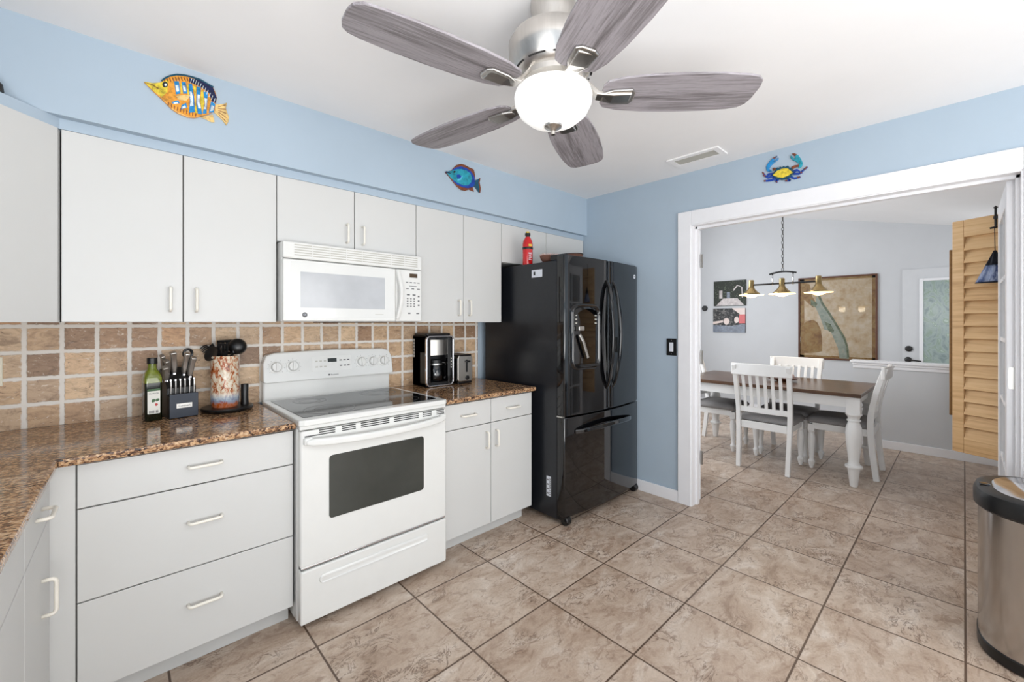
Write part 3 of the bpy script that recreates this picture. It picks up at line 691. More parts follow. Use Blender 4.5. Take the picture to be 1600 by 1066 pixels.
fhandle(dl, RM - .028, .87, 1.64, -.012); fhandle(drr, RM + .045, .87, 1.64, .012)
bm = bm_(); pts = [(2.24 + .66 * i / 20, FY(2.24 + .66 * i / 20) + .004 - .055 * math.sin(PI * i / 20) ** .5, .612 + .02 * math.sin(PI * i / 20)) for i in range(21)]
part('handle', tube(bm, pts, .01, rect=(.022, .034), up=(0, 0, 1)), 'blackgloss', fz, .009, smooth='auto', seg=3)
# seams running between the french doors
for par, x in ((dl, RM - .012), (drr, RM + .03)):
    part('door_trim', B(x - .010, x + .010, FY(x) - .006, FY(x) + .02, .73, 1.78), 'blackgloss', par, .005)
# dispenser
DXA, DXB, DZA, DZB = 2.195, 2.475, 1.02, 1.468
def curved(outline, off, th):
    bm = bm_(); a = [bm.verts.new((x, FY(x) - off, z)) for x, z in outline]; b = [bm.verts.new((x, FY(x) - off + th, z)) for x, z in outline]
    bm.faces.new(a); bm.faces.new(b[::-1]); n_ = len(a)
    for i in range(n_): bm.faces.new((a[i], b[i], b[(i + 1) % n_], a[(i + 1) % n_]))
    return bm
ds = part('dispenser', curved(rrect(DXA + .02, DXB - .02, DZA + .03, DZB - .03, .03, 6), .002, .02), 'blackgloss', dl)
bm = bm_(); oo = rrect(DXA, DXB, DZA, DZB, .06, 8); ii = rrect(DXA + .022, DXB - .022, DZA + .03, DZB - .03, .042, 8)
rings = [[bm.verts.new((x, FY(x) + .004, z)) for x, z in oo], [bm.verts.new((x, FY(x) - .02, z)) for x, z in rrect(DXA + .006, DXB - .006, DZA + .006, DZB - .006, .056, 8)], [bm.verts.new((x, FY(x) - .022, z)) for x, z in rrect(DXA + .016, DXB - .016, DZA + .02, DZB - .02, .046, 8)], [bm.verts.new((x, FY(x) + .0, z)) for x, z in ii]]
for A_, B_ in zip(rings, rings[1:]):
    for i in range(len(A_)): bm.faces.new((A_[i], A_[(i + 1) % len(A_)], B_[(i + 1) % len(A_)], B_[i]))
part('dispenser_bezel', bm, 'blackgloss', ds, smooth=True)
bm = bm_(); n_ = 12
for i in range(n_):
    t0, t1 = i / n_, (i + 1) / n_
    xa, xb = DXA + .012 + (DXB - DXA - .024) * t0, DXA + .012 + (DXB - DXA - .024) * t1
    za, zb = 1.462 - .05 * (2 * t0 - 1) ** 2, 1.462 - .05 * (2 * t1 - 1) ** 2
    q = [bm.verts.new(p_) for p_ in ((xa, FY(xa) - .03, za - .028), (xb, FY(xb) - .03, zb - .028), (xb, FY(xb) - .01, zb), (xa, FY(xa) - .01, za))]
    bm.faces.new(q)
part('canopy_lip', bm, 'blackgloss', ds)
part('drip_tray', B(DXA + .03, DXB - .03, FY(2.33) - .045, FY(2.33) + .01, 1.045, 1.062), 'blackgloss', ds, .004)
part('nozzle', B(2.24, 2.30, FY(2.27) - .03, FY(2.27), 1.285, 1.315), 'steel', ds, .005)
part('paddle', tube(bm_(), [(2.262, FY(2.26) - .016, 1.26), (2.285, FY(2.28) - .026, 1.215), (2.335, FY(2.33) - .022, 1.10)], .010, rect=(.022, .012), up=(0, -1, 0)), 'steel', ds, .003)
for x in (2.245, 2.438):
    for z in (1.388, 1.362, 1.336): part('button', B(x - .009, x + .009, FY(x) - .006, FY(x), z - .004, z + .004), 'slot', ds, .001)
bd = part('badge', lathe(bm_(), [(.016, 0), (.016, .002), (.013, .003), (0, .003)], (2.985, FY(2.985) + .001, 1.70), 24, Matrix.Rotation(R(90), 4, 'X')), 'sticker', drr)
text('badge_letters', 'GE', .014, 'ink', bd, (2.985, FY(2.985) - .003, 1.70), (1, 0, 0), (0, 0, 1))
# on top of the refrigerator
RT = 1.7565
q = at(824.5, 411, x=2.205)
q.z = RT
ex = thing('fire_extinguisher', 'small red extinguisher can with a black valve standing on top of the refrigerator', 'extinguisher', (q.x, q.y, RT))
H = .20
ex_b = part('can', lathe(bm_(), [(0, 0), (.035, 0), (.037, .006), (.037, .155), (.032, .18), (.019, .203), (.017, .207), (0, .207)], q, 24), 'red', ex, smooth='auto')
part('valve', lathe(bm_(), [(.016, .2075), (.016, .216), (.02, .218), (.02, .234), (.014, .236), (0, .236)], q, 16), 'black', ex)
part('cap', lathe(bm_(), [(.013, .2365), (.013, .246), (0, .25)], q, 12), 'yellow', ex, label='yellowish tip')
part('strap', lathe(bm_(), [(.0372, .115), (.039, .116), (.039, .13), (.0372, .131)], q, 24, hollow=True), 'black', ex)
fw = Vector((q.x, q.y, 0)).normalized(); rt = Vector((fw.y, -fw.x, 0)); fc = (-fw + rt * .55).normalized(); rt2 = Vector((0, 0, 1)).cross(fc) 
part('label', prism(bm_(), [q + fc * .0375 + rt2 * a + Vector((0, 0, b)) for a, b in ((-.014, .012), (.014, .012), (.014, .112), (-.014, .112))], fc * .0008), 'red', ex)
part('warning_print', prism(bm_(), [q + fc * .0375 + rt2 * a + Vector((0, 0, b)) for a, b in ((-.013, .135), (.013, .135), (.013, .150), (-.013, .150))], fc * .0008), 'yellow', ex)
text('lettering', 'FIRE', .032, 'sticker', ex, q + fc * .0388 + Vector((0, 0, .062)), Vector((0, 0, 1)), -rt2)
for (cx, cy, rx, ry, hz, lab) in ((2.30, 2.0, .13, .085, .05, 'oval woven tray with patterned rim lying on the refrigerator beside the extinguisher can'),
                              (2.60, 2.08, .075, .08, .105, 'oval brown tray lying on the refrigerator, right of the patterned woven tray')):
    tr = thing('woven_tray', lab, 'tray', (cx, cy, RT))
    bm = bm_(); N_ = 36; rg = []
    for k_, (sc_, z_) in enumerate(((.0, .002), (.75, .002), (.95, hz * .6), (1.0, hz), (.985, hz + .004), (.93, hz * .7), (.72, .008), (.0, .008))):
        rg.append([bm.verts.new((cx + rx * max(sc_, .01) * math.cos(2 * PI * i / N_), cy + ry * max(sc_, .01) * math.sin(2 * PI * i / N_), RT + z_)) for i in range(N_)])
    for A_, B_ in zip(rg, rg[1:]):
        for i in range(N_): bm.faces.new((A_[i], A_[(i + 1) % N_], B_[(i + 1) % N_], B_[i]))
    part('basket', bm, 'woven', tr, smooth=True)
    bm = bm_()
    for i in range(44):
        t0, t1 = 2 * PI * i / 44, 2 * PI * (i + .5) / 44
        tube(bm, [(cx + rx * .995 * math.cos(t_), cy + ry * .995 * math.sin(t_), RT + hz + .005) for t_ in (t0, t1)], .0045, 6)
    part('rim', bm, 'pinkcer' if hz < .06 else 'black', tr)

# ---------------------------------------------------------------- on the counter
CT = .9035
b = thing('olive_oil_bottle', 'green glass olive oil bottle with white label beside the knife block', 'bottle', (.128, 2.492, CT), R(8))
mt = ROOTM[b.name]
def sq(bm, prof, mt):
    rings = []
    for h, z in prof:
        rr_ = h[1] if isinstance(h, tuple) else h * .28; h_ = h[0] if isinstance(h, tuple) else h
        rings.append([bm.verts.new(mt @ Vector((x, y, z))) for x, y in rrect(-h_, h_, -h_, h_, min(rr_, h_ * .999), 5)])
    for A_, B_ in zip(rings, rings[1:]):
        for i in range(len(A_)): bm.faces.new((A_[i], A_[(i + 1) % len(A_)], B_[(i + 1) % len(A_)], B_[i]))
    bm.faces.new(rings[0][::-1]); bm.faces.new(rings[-1]); return bm
part('glass', sq(bm_(), [(.0305, .1685), (.0305, .188), ((.029, .016), .2), ((.0245, .02), .216), ((.0175, .017), .228), ((.0155, .0154), .236), ((.0145, .0144), .262)], mt), 'olive', b, smooth='auto')
part('oil', sq(bm_(), [(.028, .0), (.0305, .004), (.0305, .168)], mt), 'oil', b, smooth='auto')
part('cap', lathe(bm_(), [(.0185, .252), (.019, .254), (.019, .277), (.0175, .279), (0, .279)], mt @ Vector((0, 0, 0)), 20), 'black', b)
lb = part('label', prism(bm_(), [mt @ Vector((x, -.0308, z)) for x, z in rrect(-.022, .022, .032, .142, .003)], mt.to_3x3() @ Vector((0, -.0008, 0))), 'paper', b)
part('label_band', B(-.022, .022, -.0322, -.0317, .133, .142, mtx=mt), 'green', lb)
part('olive_print', lathe(lathe(bm_(), [(0, 0), (.007, .0004), (0, .0008)], mt @ Vector((-.003, -.0317, .09)), 12, Matrix.Rotation(R(90), 4, 'X') @ Matrix.Scale(1.5, 4, (1, .4, 0))), [(0, 0), (.006, .0004), (0, .0008)], mt @ Vector((.012, -.0317, .092)), 12, Matrix.Rotation(R(90), 4, 'X') @ Matrix.Scale(1.4, 4, (1, .6, 0))), 'green', lb)
part('seal_print', lathe(bm_(), [(0, 0), (.006, .0004), (0, .0008)], mt @ Vector((.008, -.0317, .072)), 12, Matrix.Rotation(R(90), 4, 'X')), 'redlabel', lb)
text('lettering', 'OLIVE OIL', .008, 'ink', lb, mt @ Vector((0, -.0319, .122)), mt.to_3x3() @ Vector((1, 0, 0)), (0, 0, 1))
bm = bm_()
for i in range(7): box(bm, -.016 + i * .0048, -.0135 + i * .0048, -.0321, -.0317, .035, .047, mt)
part('barcode', bm, 'ink', lb)
# knife block
kb = thing('knife_block', 'black knife block with slate blue face, right of the oil bottle', 'knife block', (.226, 2.535, CT), R(10))
mt = ROOTM[kb.name]
prof = [(-.075, 0), (.075, 0), (.075, .215), (.045, .225), (-.03, .155), (-.045, .135), (-.045, .105), (-.075, .105)]
bm = bm_(); prism(bm, [mt @ Vector((-.055, y, z)) for y, z in prof], mt.to_3x3() @ Vector((.11, 0, 0))); part('block', bm, 'black', kb, .003)
fc = part('front_panel', B(-.054, .054, -.079, -.074, .002, .11, mtx=mt), 'navy', kb, .002, label='slate blue front panel')
pl = part('name_plate', B(-.03, .03, -.0815, -.079, .045, .067, mtx=mt), 'steel', fc, .001)
text('plate_lettering', 'Cuisinart', .0125, 'ink', pl, mt @ Vector((0, -.0818, .056)), mt.to_3x3() @ Vector((1, 0, 0)), (0, 0, 1))
# steak knives stand in the step, handles up
nm = ['first', 'second', 'third', 'fourth', 'fifth', 'sixth']
for i in range(6):
    x = -.044 + i * .0176
    k = thing('steak_knife', 'steel steak knife in the front row of the block, %s from the left' % nm[i], 'knife', tuple(mt @ Vector((x, -.058, .105))), R(10), 'steak knives in the front of the block')
    part('handle', tube(bm_(), [mt @ Vector((x, -.052, .107)), mt @ Vector((x, -.0545, .145)), mt @ Vector((x, -.054, .168))], .004, rect=[(.004, .010), (.005, .012), (.005, .012)], up=mt.to_3x3() @ Vector((0, -1, 0))), 'steel', k, .0015)
    part('bolster', lathe(bm_(), [(0, 0), (.0058, .003), (.0058, .010), (0, .013)], mt @ Vector((x, -.054, .166)), 10), 'chrome', k)
kn = [(-.05, -.01, .235, .017, 'satin', 'grey-handled knife leaning out of the block nearest the oil bottle'), (-.036, .022, .262, .014, 'satin', 'grey-handled knife second from the left in the upper row of the block'),
      (-.046, .045, .285, .013, 'satin', 'grey-handled knife at the back left of the block'), (-.013, .02, .30, .018, 'steel', 'large polished chef knife standing tallest in the block'),
      (.022, .012, .292, .016, 'steel', 'polished knife right of the tallest knife in the block'), (.043, .0, .272, .017, 'satin', 'thick grey-handled knife at the right end of the block')]
for x, y, zt, r_, mm, lab in kn:
    k = thing('kitchen_knife', lab, 'knife', tuple(mt @ Vector((x, y, .16))), R(10), 'kitchen knives in the block')
    zb = .150 + (y + .03) * .93 + .004; ln = -.012 if x < 0 else .008
    P = [mt @ Vector((x - ln * .0, y, zb)), mt @ Vector((x + ln * .2, y - .008, zb + (zt - zb) * .35)), mt @ Vector((x + ln * .6, y - .02, zb + (zt - zb) * .75)), mt @ Vector((x + ln, y - .03, zt))]
    part('handle', tube(bm_(), P, .01, rect=[(r_ * .95, .02), (r_ * 1.3, .024), (r_ * 1.2, .023), (r_ * 1.45, .027)], up=mt.to_3x3() @ Vector((0, -1, .2))), mm, k, .005, smooth='auto', seg=3)
    part('bolster', tube(bm_(), [P[0] - Vector((0, 0, .010)), P[0]], .01, rect=(r_ * .7, .02), up=mt.to_3x3() @ Vector((0, -1, 0))), 'chrome', k, .002)
k = thing('kitchen_shears', 'kitchen shears with a black looped handle at the back of the knife block', 'scissors', tuple(mt @ Vector((.045, .05, .21))), R(10))
c0 = mt @ Vector((.05, .05, .285)); ru = mt.to_3x3() @ Vector((1, 0, 0))
bm = tube(bm_(), [c0 + ru * .017 * math.cos(t_) + Vector((0, 0, .022 * math.sin(t_))) for t_ in [2 * PI * i / 18 for i in range(19)]], .006, 8); tube(bm, [c0 - Vector((0, 0, .02)), c0 - Vector((0, 0, .06))], .008, 8)
part('handle_loop', bm, 'black', k)
part('blade_tang', B(.044, .056, .047, .053, .21, .232, mtx=mt), 'steel', k)
# turntable, crock and utensils
TX, TY = .418, 2.525
tt = thing('utensil_turntable', 'round black turntable base with a short post under the glazed crock', 'turntable', (TX, TY, CT))
part('base', lathe(bm_(), [(0, 0), (.10, 0), (.108, .004), (.112, .014), (.108, .02), (0, .02)], (TX, TY, CT), 40), 'black', tt, smooth='auto')
part('post', lathe(bm_(), [(.018, .0205), (.0165, .06), (.0175, .12), (.016, .123), (0, .123)], (TX + .074, TY + .0, CT), 20), 'black', tt, smooth='auto')
cx, cy, cz = TX - .012, TY - .010, CT + .0205
cr = thing('utensil_crock', 'tall brown and cream drip-glazed crock holding black utensils', 'crock', (cx, cy, cz))
part('crock_wall', lathe(bm_(), [(0, 0), (.052, 0), (.057, .01), (.061, .06), (.061, .11), (.060, .19), (.058, .245), (.055, .252), (.051, .25), (.052, .19), (.052, .02), (0, .015)], (cx, cy, cz), 36), 'crock', cr, smooth='auto')
ct = Vector((cx, cy, cz + .25)); rv = Vector((math.sin(YAW), -math.cos(YAW), 0)); fv = Vector((math.cos(YAW), math.sin(YAW), 0)); up = Vector((0, 0, 1))
def utensil(name, label, lean, fwd, top, roll=0):
    k = thing(name, label, 'utensil', tuple(ct + rv * lean * .4 + fv * fwd - up * .1), 0, 'black cooking utensils in the crock')
    a = ct + rv * lean * .35 + fv * fwd * .6 - up * .12; e = ct + rv * lean + fv * fwd + up * top
    part('shaft', tube(bm_(), [a, ct + rv * lean * .55 + fv * fwd * .8 - up * .01, e], .0055, 8), 'black', k)
    return k, a, e
def frame(e, a): 
    z = (e - a).normalized(); x = (rv - z * rv.dot(z)).normalized(); return x, z, x.cross(z)
k, a, e = utensil('ladle', 'black ladle with large round bowl leaning right out of the crock', .032, .012, .02)
bm = bm_(); o = e + rv * .022 + up * .028; nn = (-fv * .75 + rv * .5 + up * .2).normalized(); mt2 = nn.to_track_quat('Z', 'Y').to_matrix().to_4x4()
lathe(bm, [(0, -.022), (.022, -.018), (.036, -.006), (.041, .008), (.038, .008), (.033, -.003), (.02, -.013), (0, -.017)], o, 24, mt2 @ Matrix.Rotation(PI, 4, 'X')); part('ladle_bowl', bm, 'black', k, smooth=True)
k, a, e = utensil('spatula', 'black slotted spatula standing at the back of the crock', -.012, .02, .012)
bm = bm_(); x, z, y = frame(e, a)
for i in range(4): tube(bm, [e + x * (-.03 + .02 * i), e + x * (-.033 + .022 * i) + z * .06], .006, rect=(.012, .004), up=y)
tube(bm, [e - x * .032 + z * .0, e + x * .032], .005, rect=(.004, .012), up=z); tube(bm, [e - x * .04 + z * .06, e + x * .04 + z * .06], .005, rect=(.004, .014), up=z); part('slotted_blade', bm, 'black', k)
k, a, e = utensil('spaghetti_server', 'black toothed pasta server leaning left over the crock rim', -.058, .008, .026)
bm = bm_(); x, z, y = frame(e, a); tube(bm, [e, e + (z - x * .5) * .03], .01, rect=[(.02, .006), (.034, .006)], up=y)
for i in range(5):
    q = e + (z - x * .5) * (.004 + .008 * i) - x * .012; tube(bm, [q, q - x * .02 - y * .002, q - x * .035 - z * .012 + y * .006], [.004, .0035, .0025], 6)
part('tooth_head', bm, 'black', k)
k, a, e = utensil('solid_spoon', 'black round spoon leaning over the front left of the crock', -.04, -.04, .0)
bm = bm_(); nn = (-fv * .85 - rv * .2 + up * .35).normalized(); mt2 = nn.to_track_quat('Z', 'Y').to_matrix().to_4x4(); lathe(bm, [(0, -.008), (.02, -.006), (.038, .002), (.036, .002), (.018, -.005), (0, -.006)], e + up * .014, 22, mt2); part('spoon_bowl', bm, 'black', k, smooth=True)
k, a, e = utensil('slotted_spoon', 'black slotted serving fork in the middle front of the crock', .008, -.03, .01)
bm = bm_(); x, z, y = frame(e, a)
for i in range(5): tube(bm, [e + x * (-.02 + .01 * i), e + x * (-.026 + .013 * i) + z * .03, e + x * (-.022 + .011 * i) + z * .05 - y * .006], .005, rect=(.007, .004), up=y)
tube(bm, [e - x * .024, e + x * .024], .006, rect=(.005, .016), up=z); tube(bm, [e - x * .024 + z * .05 - y * .006, e + x * .024 + z * .05 - y * .006], .006, rect=(.005, .008), up=z); part('slotted_bowl', bm, 'black', k)
k, a, e = utensil('whisk_handle', 'black utensil with bare shaft at the right rim of the crock', .044, -.004, .014)
part('tip', lathe(bm_(), [(0, 0), (.008, .003), (.008, .02), (0, .024)], e, 10), 'black', k)
# coffee maker
KX0, KX1, KY0, KY1 = 1.522, 1.745, 2.45, 2.64
cm = thing('coffee_maker', 'black and steel drip coffee maker standing right of the stove', 'coffee maker', ((KX0 + KX1) / 2, 2.54, CT))
bm = bm_(); box(bm, KX0 + .006, KX1 - .006, KY0 + .085, KY1, CT, 1.25); box(bm, KX0 + .006, KX1 - .006, KY0 + .014, KY1, CT, CT + .03); box(bm, KX0 + .006, KX1 - .006, KY0 + .014, KY1, 1.13, 1.25)
box(bm, KX0 + .006, KX0 + .02, KY0 + .014, KY1, CT, 1.25); box(bm, KX1 - .02, KX1 - .006, KY0 + .014, KY1, CT, 1.25)
part('housing', bm, 'black', cm, .006)
part('lid', prism(bm_(), [(x, y, 1.2505) for x, y in rrect(KX0 + .01, KX1 - .01, KY0 + .02, KY1 - .005, .02)], (0, 0, .014)), 'black', cm, .005)
bm = bm_(); oo = rrect(KX0, KX1, CT + .002, 1.25, .03, 6); ii = rrect(KX0 + .009, KX1 - .009, CT + .011, 1.243, .024, 6)
ra = [bm.verts.new((x, KY0, z)) for x, z in oo]; rb = [bm.verts.new((x, KY0, z)) for x, z in ii]; rc = [bm.verts.new((x, KY0 + .02, z)) for x, z in ii]; rd = [bm.verts.new((x, KY0 + .02, z)) for x, z in oo]
for A_, B_ in ((ra, rb), (rb, rc), (rc, rd), (rd, ra)):
    for i in range(len(A_)): bm.faces.new((A_[i], A_[(i + 1) % len(A_)], B_[(i + 1) % len(A_)], B_[i]))
part('front_rim', bm, 'chrome', cm, .002)
bm = bm_(); box(bm, KX0 + .01, KX0 + .034, KY0 + .006, KY0 + .03, CT + .02, 1.235); box(bm, KX1 - .05, KX1 - .01, KY0 + .006, KY0 + .03, CT + .02, 1.235); box(bm, KX0 + .034, KX1 - .05, KY0 + .006, KY0 + .03, 1.222, 1.236)
part('front_fascia', bm, 'blackgloss', cm)
xa, xb = KX0 + .034, KX1 - .05
part('brew_basket', prism(bm_(), [(xa + (xb - xa) * i / 12, KY0 + .012 - .016 * math.sin(PI * i / 12), 1.118) for i in range(13)], (0, 0, .104)), 'steelx', cm, label='brushed steel brew basket', smooth='auto')
bm = bm_()
for i in range(6): box(bm, KX0 + .0042, KX0 + .006, KY1 - .025, KY1 - .012, 1.10 + i * .022, 1.117 + i * .022)
part('level_window', bm, 'slot', cm)
for z in (1.09, 1.07, 1.05, 1.03): part('button', B(KX1 - .026, KX1 - .018, KY0 + .003, KY0 + .006, z - .004, z + .004), 'slot', cm)
cc_ = ((KX0 + KX1) / 2, KY0 + .072, CT + .031)
cf = thing('coffee_carafe', 'glass coffee carafe with black handle inside the coffee maker', 'carafe', cc_)
part('jug', lathe(bm_(), [(0, 0), (.052, 0), (.06, .01), (.064, .045), (.058, .09), (.047, .125), (.044, .126), (.055, .09), (.06, .045), (.056, .012), (0, .004)], cc_, 32), 'carafe', cf, smooth='auto')
part('lid', lathe(bm_(), [(.05, .127), (.052, .13), (.05, .146), (.03, .15), (0, .15)], cc_, 28), 'black', cf)
part('band', lathe(bm_(), [(.0505, .112), (.052, .113), (.0495, .125), (.0485, .125)], cc_, 28, hollow=True), 'steel', cf)
hc = Vector(cc_); hd = Vector((.5, -.87, 0))
hd = Vector((.93, -.36, 0))
part('handle', tube(bm_(), [hc + hd * .045 + up * .128, hc + hd * .07 + up * .125, hc + hd * .082 + up * .09, hc + hd * .08 + up * .03, hc + hd * .064 + up * .015], .008, rect=(.016, .010), up=(0, 0, 1)), 'black', cf, .003)
# toaster
TXA, TXB, TYA, TYB, TZ = 1.772, 1.905, 2.445, 2.638, 1.105
tq = thing('toaster', 'small steel and black toaster behind the coffee maker', 'toaster', ((TXA + TXB) / 2, 2.54, CT))
part('base', B(TXA + .004, TXB - .004, TYA + .004, TYB - .004, CT, CT + .014), 'black', tq, .004)
bm = bm_(); prism(bm, [(x, TYA, z) for x, z in rrect(TXA, TXB, CT + .014, TZ, .022, 6)], (0, TYB - TYA, 0)); part('shell', bm, 'steelx', tq, .006)
part('top_cover', prism(bm_(), [(x, y, TZ - .006) for x, y in rrect(TXA + .004, TXB - .004, TYA - .002, TYB, .02)], (0, 0, .012)), 'black', tq, .005)
part('side_cover', B(TXA - .0015, TXA + .02, TYA + .014, TYB - .01, CT + .02, TZ - .02), 'black', tq, .004)
part('lever_slot', B(TXB - .062, TXB - .046, TYA - .0012, TYA + .002, .985, 1.075), 'black', tq)
part('lever', B(TXB - .07, TXB - .034, TYA - .02, TYA - .001, 1.055, 1.068), 'black', tq, .003)
part('dial', lathe(bm_(), [(.016, 0), (.016, .006), (.012, .01), (0, .01)], (TXB - .05, TYA, .945), 20, Matrix.Rotation(R(90), 4, 'X')), 'black', tq)
for x in (TXA + .032, TXB - .052): part('bread_slot', B(x, x + .022, TYA + .03, TYB - .03, TZ + .0055, TZ + .0065), 'dark', tq)

# ---------------------------------------------------------------- ceiling fan
FC = Vector((1.096, .962, 0)); 
fan = thing('ceiling_fan', 'five bladed brushed nickel ceiling fan with lit white glass bowl', 'ceiling fan', (FC.x, FC.y, ZC))
part('canopy', lathe(bm_(), [(0, ZC - .0005), (.075, ZC - .0005), (.078, ZC - .02), (.07, ZC - .06), (.062, ZC - .085), (.062, ZC - .122), (0, ZC - .122)], FC, 40), 'nickel', fan, smooth='auto')
mo = part('motor_housing', lathe(bm_(), [(.0, ZC - .12), (.10, ZC - .125), (.142, ZC - .14), (.152, ZC - .158), (.150, ZC - .205), (.139, ZC - .222), (.137, ZC - .238), (.120, ZC - .262), (.108, ZC - .268), (.106, ZC - .284), (.085, ZC - .296), (.0, ZC - .296)], FC, 48), 'nickel', fan, smooth='auto')
bm = bm_()
for i in range(10):
    a0, a1 = 2 * PI * i / 10 + .09, 2 * PI * (i + 1) / 10 - .09; r0 = .1305
    tube(bm, [FC + Vector((r0 * math.cos(a0 + (a1 - a0) * j / 6), r0 * math.sin(a0 + (a1 - a0) * j / 6), ZC - .2505)) for j in range(7)], .003, 6)
part('cooling_slot', bm, 'dark', mo)
part('switch_housing', lathe(bm_(), [(.0, ZC - .295), (.06, ZC - .296), (.062, ZC - .304), (.07, ZC - .307), (.07, ZC - .318), (0, ZC - .318)], FC, 36), 'nickel', fan, smooth='auto')
BZ = 2.13
part('glass_bowl', lathe(bm_(), [(0, BZ + .0), (.118, BZ + .0), (.127, BZ - .004), (.132, BZ - .02), (.130, BZ - .045), (.115, BZ - .075), (.085, BZ - .10), (.045, BZ - .115), (0, BZ - .119)], FC, 48), 'bowl', fan, smooth='auto', label='lit white glass bowl')
part('finial', lathe(bm_(), [(.032, BZ - .113), (.03, BZ - .122), (.014, BZ - .13), (.008, BZ - .136), (.008, BZ - .148), (0, BZ - .15)], FC, 24), 'nickel', fan, smooth='auto')
BLZ = 2.118
stn = [(.165, .045), (.178, .066), (.23, .083), (.32, .094), (.43, .098), (.54, .095), (.62, .087), (.655, .078), (.673, .06), (.68, .03)]
bl = bm_(); out = [(r_, w_) for r_, w_ in stn] + [(r_, -w_) for r_, w_ in reversed(stn)]
prism(bl, [(x, y, -.004) for x, y in out], (0, 0, .008))
pitch = Matrix.Rotation(R(-7), 4, 'X')
b0 = link('blade', bl, 'blade', .002); b0.data.transform(pitch)
ir = bm_()
prism(ir, [pitch @ Vector((x, y, -.0045)) for x, y in ((.165, .018), (.20, .034), (.262, .038), (.275, .02), (.275, -.02), (.262, -.038), (.20, -.034), (.165, -.018))], pitch.to_3x3() @ Vector((0, 0, -.010)))
tube(ir, [(.095, 0, .062), (.12, 0, .03), (.15, 0, -.003), (.2, 0, -.012), (.262, 0, -.013)], .02, rect=[(.028, .014), (.032, .014), (.042, .016), (.05, .012), (.056, .008)], up=(0, 0, 1))
i0 = link('blade_iron', ir, 'nickel', .004)
for k in range(5):
    bo = b0 if k == 0 else b0.copy(); io = i0 if k == 0 else i0.copy()
    if k: COL.objects.link(bo); COL.objects.link(io)
    bo.parent = fan; io.parent = bo
    bo.location = (0, 0, BLZ - ZC); bo.rotation_euler = (0, 0, R(-45 + 72 * k) + R(0))

# ---------------------------------------------------------------- wall ornaments
def layer(parent, name, pts, m, nrm, t0, t1, bev=0):
    n_ = Vector(nrm); return part(name, prism(bm_(), [p_ + n_ * t0 for p_ in pts], n_ * (t1 - t0)), m, parent, bev)
def mapper(ox, oy, sc, **pl): return lambda L: [at(ox + x / sc, oy + y / sc, **pl) for x, y in L]
def stroke(P, w0, w1):
    n_ = len(P); L, Rr = [], []
    for i, (x, y) in enumerate(P):
        x0, y0 = P[max(i - 1, 0)]; x1, y1 = P[min(i + 1, n_ - 1)]; l = math.hypot(x1 - x0, y1 - y0); nx, ny = -(y1 - y0) / l, (x1 - x0) / l
        w_ = (w0 + (w1 - w0) * i / (n_ - 1)) / 2; L.append((x + nx * w_, y + ny * w_)); Rr.append((x - nx * w_, y - ny * w_))
    return L + Rr[::-1]
def circ(x, y, r, n_=14, ry=None): return [(x + r * math.cos(2 * PI * i / n_), y + (ry or r) * math.sin(2 * PI * i / n_)) for i in range(n_)]
NY = (0, -1, 0)
mp = mapper(210, 100, 9.41, y=YS)
f1 = thing('fish_wall_art', 'orange, yellow and blue striped metal fish on the soffit above the tall cabinets', 'wall art', tuple(at(290, 196, y=YS)))
body = [(135, 275), (260, 295), (375, 285), (420, 240), (500, 195), (620, 170), (750, 180), (850, 205), (960, 240), (1060, 300), (1155, 350), (1195, 440), (1210, 510), (1190, 590), (1180, 700), (1100, 745), (960, 785), (880, 805), (780, 795), (640, 740), (540, 670), (460, 590), (390, 520), (260, 400)]
layer(f1, 'body', mp(body), 'f_orange', NY, 0, .010, .004)
layer(f1, 'tail', mp([(1185, 600), (1280, 600), (1360, 575), (1340, 660), (1385, 780), (1380, 850), (1350, 910), (1280, 820), (1200, 745), (1170, 720)]), 'f_cream', NY, 0, .007, .002)
tl = layer(f1, 'anal_fin', mp([(960, 786), (1150, 746), (1180, 862), (1130, 862), (1040, 815)]), 'f_cream', NY, 0, .006, .002)
layer(f1, 'snout', mp([(135, 275), (260, 297), (375, 290), (500, 250), (480, 430), (400, 500), (290, 420)]), 'f_yellow', NY, .010, .0112)
layer(f1, 'dorsal_edge', mp(stroke([(395, 265), (450, 222), (520, 190), (620, 172), (740, 182), (850, 210), (960, 245), (1060, 305), (1155, 358)], 26, 26)), 'f_deepteal', NY, .010, .0114)
layer(f1, 'dorsal_fin', mp([(800, 222), (950, 250), (1060, 310), (1150, 362), (1205, 510), (1185, 590), (1130, 560), (1090, 440), (1000, 370), (900, 320), (805, 285)]), 'f_navy', NY, .010, .0115)
for i in range(11):
    t_ = i / 10; a_ = (840 + 340 * t_, 232 + 290 * t_ ** 1.5); b_ = (a_[0] - 22, a_[1] + 62)
    layer(f1, 'fin_ray', mp(stroke([a_, b_], 9, 7)), 'f_white', NY, .0112, .0121)
for i in range(9):
    a_ = (430 + 42 * i, 240 - 38 * math.sin(.3 + i * .22)); layer(f1, 'fin_line', mp(stroke([(a_[0], a_[1] + 6), (a_[0] + 22, a_[1] + 62)], 14, 10)), 'f_brown', NY, .0098, .0112)
for i in range(10):
    t_ = i / 9; a_ = (500 + 400 * t_, 630 + 165 * t_ ** .7); layer(f1, 'fin_line', mp(stroke([(a_[0], a_[1] - 62), (a_[0] - 6, a_[1] - 8)], 14, 10)), 'f_brown', NY, .0098, .0112)
for i in range(5): layer(f1, 'fin_line', mp(stroke([(1225, 640 + 24 * i), (1345, 610 + 62 * i)], 7, 9)), 'f_brown', NY, .0068, .0078)
